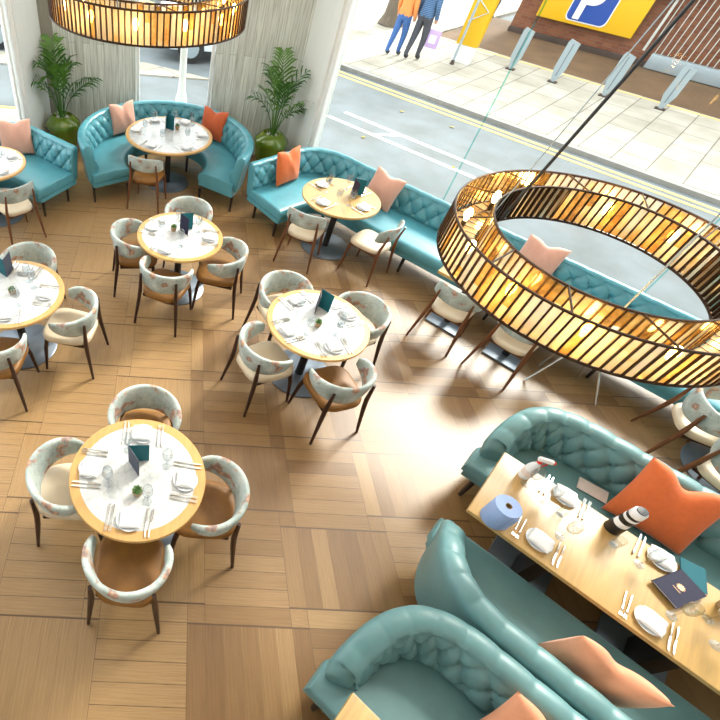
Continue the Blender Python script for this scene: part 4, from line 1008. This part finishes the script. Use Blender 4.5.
G().lathe([(0.019, 0.001), (0.0225, 0.001), (0.0225, 0.202), (0.019, 0.202), (0.019, 0.001)], n=24).build('core', 'card', pr, 40)
G().box((0.02, -0.090, 0.1), (0.05, 0.006, 0.17), 0.1, 0.002).build('loose_end', 'bluepaper', pr)
cl = thing('camera_lens', 'white and black camera lens standing on its hood', 'lens', (3.765, -1.125, ZL))
G().lathe([(0.001, 0.0), (0.056, 0.0), (0.052, 0.075), (0.048, 0.078), (0.001, 0.078)], n=32).build('lens_hood', 'blackmetal', cl, 40)
G().lathe([(0.044, 0.078), (0.046, 0.08), (0.046, 0.125), (0.044, 0.128), (0.001, 0.128)], n=32).build('barrel', 'whiteplastic', cl, 40)
G().lathe([(0.0465, 0.128), (0.0465, 0.165), (0.044, 0.167), (0.001, 0.167)], n=32).build('focus_ring', 'blackmetal', cl, 40)
G().lathe([(0.044, 0.167), (0.046, 0.17), (0.046, 0.19), (0.044, 0.192), (0.001, 0.192)], n=32).build('barrel', 'whiteplastic', cl, 40)
G().lathe([(0.0445, 0.192), (0.0445, 0.215), (0.001, 0.216)], n=32).build('zoom_ring', 'blackmetal', cl, 40)
G().lathe([(0.044, 0.215), (0.046, 0.218), (0.044, 0.262), (0.036, 0.272), (0.001, 0.272)], n=32).build('mount_end', 'whiteplastic', cl, 40)
G().lathe([(0.034, 0.270), (0.034, 0.279), (0.001, 0.281)], n=32).build('rear_cap', 'blackmetal', cl, 40)
G().box((0.047, 0, 0.148), (0.012, 0.02, 0.012), 0, 0.003).build('switch', 'whiteplastic', cl)
def book(label, x, y, z, rz, w, d, th, cover, page, emblem=False):
    r = thing('menu_book', label, 'menu', (x, y, z), rz)
    G().box((0, 0, th*0.5), (w-0.008, d-0.008, th*0.7), 0, 0).build('pages', page, r, 0)
    for zz in (0.0015, th-0.0015): G().box((0, 0, zz), (w, d, 0.003), 0, 0.001).build('cover', cover, r, 0)
    G().box((-w/2+0.002, 0, th/2), (0.005, d, th), 0, 0.001).build('spine', cover, r, 0)
    if emblem:
        g = G(); g.lathe([(0.001, 0.0012), (0.020, 0.0012), (0.020, 0.0)], (0.0, 0.012, th), 24)
        for k in range(12): a = 2*pi*k/12; g.box((0.024*cos(a), 0.012+0.024*sin(a), th+0.0006), (0.006, 0.003, 0.0012), a)
        for k in range(9): g.box((-0.024+k*0.006, -0.028, th+0.0006), (0.0035, 0.006, 0.0012))
        g.build('gold_emblem', 'goldfoil', r, 30)
    return r
book('navy menu with gold emblem lying on the long oak table', 3.955, -1.535, ZL+0.0195, radians(-72), 0.18, 0.27, 0.014, 'navy', 'paper', True)
book('teal menu half hidden under the navy one', 4.13, -1.44, ZL+0.0145, A44+0.2, 0.15, 0.20, 0.004, 'tealcard', 'tealcard')
book('pale leaflet lying on the seat behind the long table', 4.075, -0.67, ZS+0.012, A44+0.10, 0.22, 0.13, 0.006, 'paper', 'paper')
hp = thing('herb_pot', 'leafy potted plant beside the navy menu', 'plant', (4.21, -1.64, ZL))
G().lathe([(0.001, 0), (0.045, 0), (0.058, 0.07), (0.055, 0.08), (0.05, 0.08), (0.048, 0.07), (0.001, 0.07)], n=24).build('pot', 'terra', hp)
g = G(); rg = random.Random(5)
for k in range(60):
    a, t = rg.uniform(0, 2*pi), rg.uniform(0.3, 1.4); d = Vector((cos(a)*cos(t), sin(a)*cos(t), sin(t))); L = rg.uniform(0.05, 0.11); p = Vector((0, 0, 0.07))+d*L; s = d.orthogonal().normalized()*0.017; e = d*0.022
    g.add([p-e, p+s, p+e, p-s], [(0, 1, 2, 3)])
g.build('leaves', 'leaflight', hp, 0)

# ------------------------------------------------------------------ high chair under the ring lamp
hc = thing('high_chair', 'white high chair with splayed steel legs at the banquette', 'chair', (4.95, 1.03, 0), radians(-23))
seat_mesh(0.36, 0.32, 0.50, 0.54).build('seat', 'whiteplastic', hc)
band([(0.18*cos(a), 0.15*sin(a), cos(a), sin(a), 0.54, 0.80) for a in [radians(-200+k*11) for k in range(21)]], None, 0.02).build('backrest', 'whiteplastic', hc, 60)
G().box((0, 0.20, 0.70), (0.40, 0.24, 0.02), 0, 0.008).build('tray', 'whiteplastic', hc)
for sx in (-1, 1):
    for sy in (-1, 1): G().cyl((sx*(0.36 if sy < 0 else 0.20), -0.26 if sy < 0 else 0.06, 0), (sx*0.11, sy*0.10, 0.51), 0.012, 0.014, 10).build('leg', 'chrome', hc)

# ------------------------------------------------------------------ palms
def palm(label, x, y, seed, H, spread, nf=12, a0=0.0):
    rg = random.Random(seed); r = thing('potted_palm', label, 'plant', (x, y, 0), 0, 'potted palms by the wall')
    G().lathe([(0.001, 0), (0.16, 0), (0.17, 0.02), (0.275, 0.42), (0.285, 0.47), (0.265, 0.51), (0.175, 0.59), (0.155, 0.60), (0.145, 0.59), (0.135, 0.55), (0.001, 0.55)], n=40).build('pot', 'potgreen', r, 40)
    g = G(); 
    for k in range(60):
        a, q = rg.uniform(0, 2*pi), 0.125*sqrt(rg.random()); c = (q*cos(a), q*sin(a), 0.548+rg.uniform(0, 0.01)); s = rg.uniform(0.012, 0.02)
        g.lathe([(0.001, -s*0.6), (s, 0), (0.001, s*0.6)], c, 7)
    g.build('pebbles', 'pebble', r, 0)
    def keep(v):
        # leaves bend away from the walls behind the pot
        X, Y = v[0]+x, v[1]+y; Y = min(Y, 5.985-0.05*rg.random())
        lim = 2.36+(6.02-Y)*0.195-0.03; X = min(X, lim)
        lim = -1.70-(6.02-Y)*0.138+0.03; X = max(X, lim)
        return (X-x, Y-y, v[2])
    for k in range(nf):
        a = a0+2*pi*k/nf+rg.uniform(-0.3, 0.3); fr_ = (k*0.618) % 1.0; L = H*(0.45+0.60*fr_); out = spread*rg.uniform(0.6, 1.0)*(1.1-0.55*fr_)
        p0 = Vector((0.03*cos(a), 0.03*sin(a), 0.54)); p1 = Vector((out*0.22*cos(a), out*0.22*sin(a), 0.54+L*0.78)); p2 = Vector((out*0.95*cos(a), out*0.95*sin(a), 0.54+L*rg.uniform(0.80, 1.0)))
        cv = [keep(c) for c in bez(tuple(p0), tuple(p1), tuple(p2), 18)]; light = rg.random() < 0.35
        st = G(); st.tube(cv, 0.006, 6, radii=[0.009-0.0004*i for i in range(19)])
        fr = st.build('frond', 'leaflight' if light else 'leaf', r)
        lf = G()
        for i in range(7, 19, 1 if k % 3 == 0 else 2):
            c = Vector(cv[i]); t = Vector(cv[min(18, i+1)])-Vector(cv[i-1]); t = t.normalized() if t.length > 1e-5 else Vector((0, 0, 1)); sd = t.cross(Vector((0, 0, 1)))
            sd = sd.normalized() if sd.length > 1e-4 else Vector((1, 0, 0)); up = sd.cross(t)
            for s in (-1, 1):
                l = 0.36*(1-abs(i-12)/13)*rg.uniform(0.75, 1.15); w = 0.014
                d = (sd*s*0.70+t*0.70+up*rg.uniform(0.0, 0.2)).normalized(); m1 = c+d*l*0.45+up*0.014; m2 = c+d*l*0.75-Vector((0, 0, 0.02)); tip = c+d*l-Vector((0, 0, 0.30*l)); wv = d.cross(up).normalized()*w
                lf.add([keep(q) for q in (c-wv*0.4, m1-wv, m2-wv*0.8, tip, m2+wv*0.8, m1+wv, c+wv*0.4)], [(0, 1, 5, 6), (1, 2, 4, 5), (2, 3, 4)])
        lf.build('leaflets', 'leaflight' if light else 'leaf', fr, 0)
    return r
palm('palm in green pot left of the curved booth', -1.43, 5.62, 21, 1.12, 0.58, 12, 0.4)
palm('palm in green pot right of the curved booth', 2.03, 5.56, 34, 1.20, 0.60, 11)

# ------------------------------------------------------------------ ring chandeliers
def chandelier(label, cx, cy, zb, R, Ri, h, cab, seed):
    rg = random.Random(seed); r = thing('chandelier', label, 'lamp', (cx, cy, zb))
    def cage(name, rad, n):
        g = G()
        for z in (0, h): g.tube([(rad*cos(2*pi*k/96), rad*sin(2*pi*k/96), z) for k in range(96)], 0.009, 8, closed=True)
        for k in range(n):
            a = 2*pi*k/n; g.box((rad*cos(a), rad*sin(a), h/2), (0.014, 0.012, h), a)
        g.build(name, 'bronze', r, 30)
    cage('outer_frame', R, 110); cage('inner_frame', Ri, 88)
    def panes(name, rad, n):
        vs, fs, tn = [], [], []
        for k in range(n):
            a0, a1 = 2*pi*(k+0.04)/n, 2*pi*(k+0.96)/n; b = len(vs)
            split = rg.choice([1, 1, 2]); z = 0.01; cuts = [0.01, h-0.01] if split == 1 else [0.01, h*rg.uniform(0.3, 0.7), h-0.01]
            for z0, z1 in zip(cuts, cuts[1:]):
                b = len(vs); vs += [(rad*cos(a0), rad*sin(a0), z0), (rad*cos(a1), rad*sin(a1), z0), (rad*cos(a1), rad*sin(a1), z1), (rad*cos(a0), rad*sin(a0), z1)]
                fs.append((b, b+1, b+2, b+3)); t = rg.choice([0.4, 0.7, 0.85, 0.95, 1.0, 1.05, 1.1] if name == 'outer_glass' else [0.15, 0.35, 0.6, 0.8, 0.9, 1.0]); tn += [(t, t, t, 1)]*4
        me = bpy.data.meshes.new(name); me.from_pydata(vs, [], fs); me.materials.append(M['amber']); c = me.color_attributes.new('tone', 'FLOAT_COLOR', 'CORNER')
        for k, t in enumerate(tn): c.data[k].color = t
        o = bpy.data.objects.new(name, me); COL.objects.link(o); o.parent = r
    def floor_panes(n):
        vs, fs, tn = [], [], []
        for k in range(n):
            a0, a1 = 2*pi*(k+0.06)/n, 2*pi*(k+0.94)/n; b = len(vs)
            vs += [(q*cos(a), q*sin(a), 0.006) for q, a in ((Ri+0.015, a0), (R-0.015, a0), (R-0.015, a1), (Ri+0.015, a1))]
            fs.append((b, b+1, b+2, b+3)); t = rg.choice([0.3, 0.45, 0.55, 0.7]); tn += [(t, t, t, 1)]*4
        me = bpy.data.meshes.new('bottom_glass'); me.from_pydata(vs, [], fs); me.materials.append(M['amber']); c = me.color_attributes.new('tone', 'FLOAT_COLOR', 'CORNER')
        for k, t in enumerate(tn): c.data[k].color = t
        o = bpy.data.objects.new('bottom_glass', me); COL.objects.link(o); o.parent = r
        g = G()
        for k in range(n):
            a = 2*pi*k/n; m_ = (R+Ri)/2; g.box((m_*cos(a), m_*sin(a), 0.004), (R-Ri, 0.009, 0.010), a)
        g.build('bottom_frame', 'bronze', r, 0)
    panes('outer_glass', R-0.004, 110); panes('inner_glass', Ri+0.004, 88); floor_panes(64)
    rm = (R+Ri)/2
    for k in range(12):
        a = 2*pi*k/12+0.2
        G().cyl((Ri*cos(a), Ri*sin(a), h), (R*cos(a+0.12), R*sin(a+0.12), h), 0.006, n=6).build('brace', 'bronze', r)
        G().cyl((Ri*cos(a), Ri*sin(a), 0), (R*cos(a), R*sin(a), 0), 0.006, n=6).build('brace', 'bronze', r)
    G().tube([(rm*cos(2*pi*k/64), rm*sin(2*pi*k/64), 0.02) for k in range(64)], 0.008, 6, closed=True).build('wiring_tube', 'bronze', r)
    for k in range(12):
        a = 2*pi*k/12+0.46; p = (rm*cos(a), rm*sin(a))
        sk = G().cyl((*p, 0.02), (*p, 0.085), 0.018, n=10).build('socket', 'socket', r)
        G().lathe([(0.001, 0.085), (0.012, 0.085), (0.028, 0.13), (0.026, 0.155), (0.012, 0.175), (0.001, 0.178)], (*p, 0), 14).build('bulb', 'bulb', sk)
    apex = Vector((0, 0, ZC-zb-0.03))
    a = cab[0]; G().cyl((0.70*cos(a), 0.70*sin(a), h), apex, 0.010, n=8).build('cable', 'blackmetal', r)
    G().cyl((0.73*cos(a-0.16), 0.73*sin(a-0.16), h), (0.1*cos(a-0.16), 0.1*sin(a-0.16), ZC-zb-0.03), 0.004, n=6).build('cable', 'galv', r)
    for a in cab[1:]: G().cyl((Ri*cos(a), Ri*sin(a), h), (Ri*cos(a), Ri*sin(a), ZC-zb), 0.005, n=6).build('cable', 'galv', r)
    G().lathe([(0.001, ZC-zb), (0.10, ZC-zb), (0.10, ZC-zb-0.03), (0.001, ZC-zb-0.05)], n=24).build('ceiling_rose', 'blackmetal', r)
    return r
chandelier('large amber glass ring lamp hanging at right before the street window', 3.40, 0.176, 1.958, 1.0, 0.742, 0.259, [radians(162), radians(244), radians(5)], 1)
chandelier('amber glass ring lamp cut by the top edge of the picture', 0.107, 3.425, 2.51, 1.0, 0.742, 0.259, [radians(162), radians(244), radians(5)], 2)

for k, v in LABELS.items():
    if len(v) > 1: print('DUPLICATE LABEL', k, v)
    if not 4 <= len(k.split()) <= 16: print('LABEL LENGTH', len(k.split()), k)
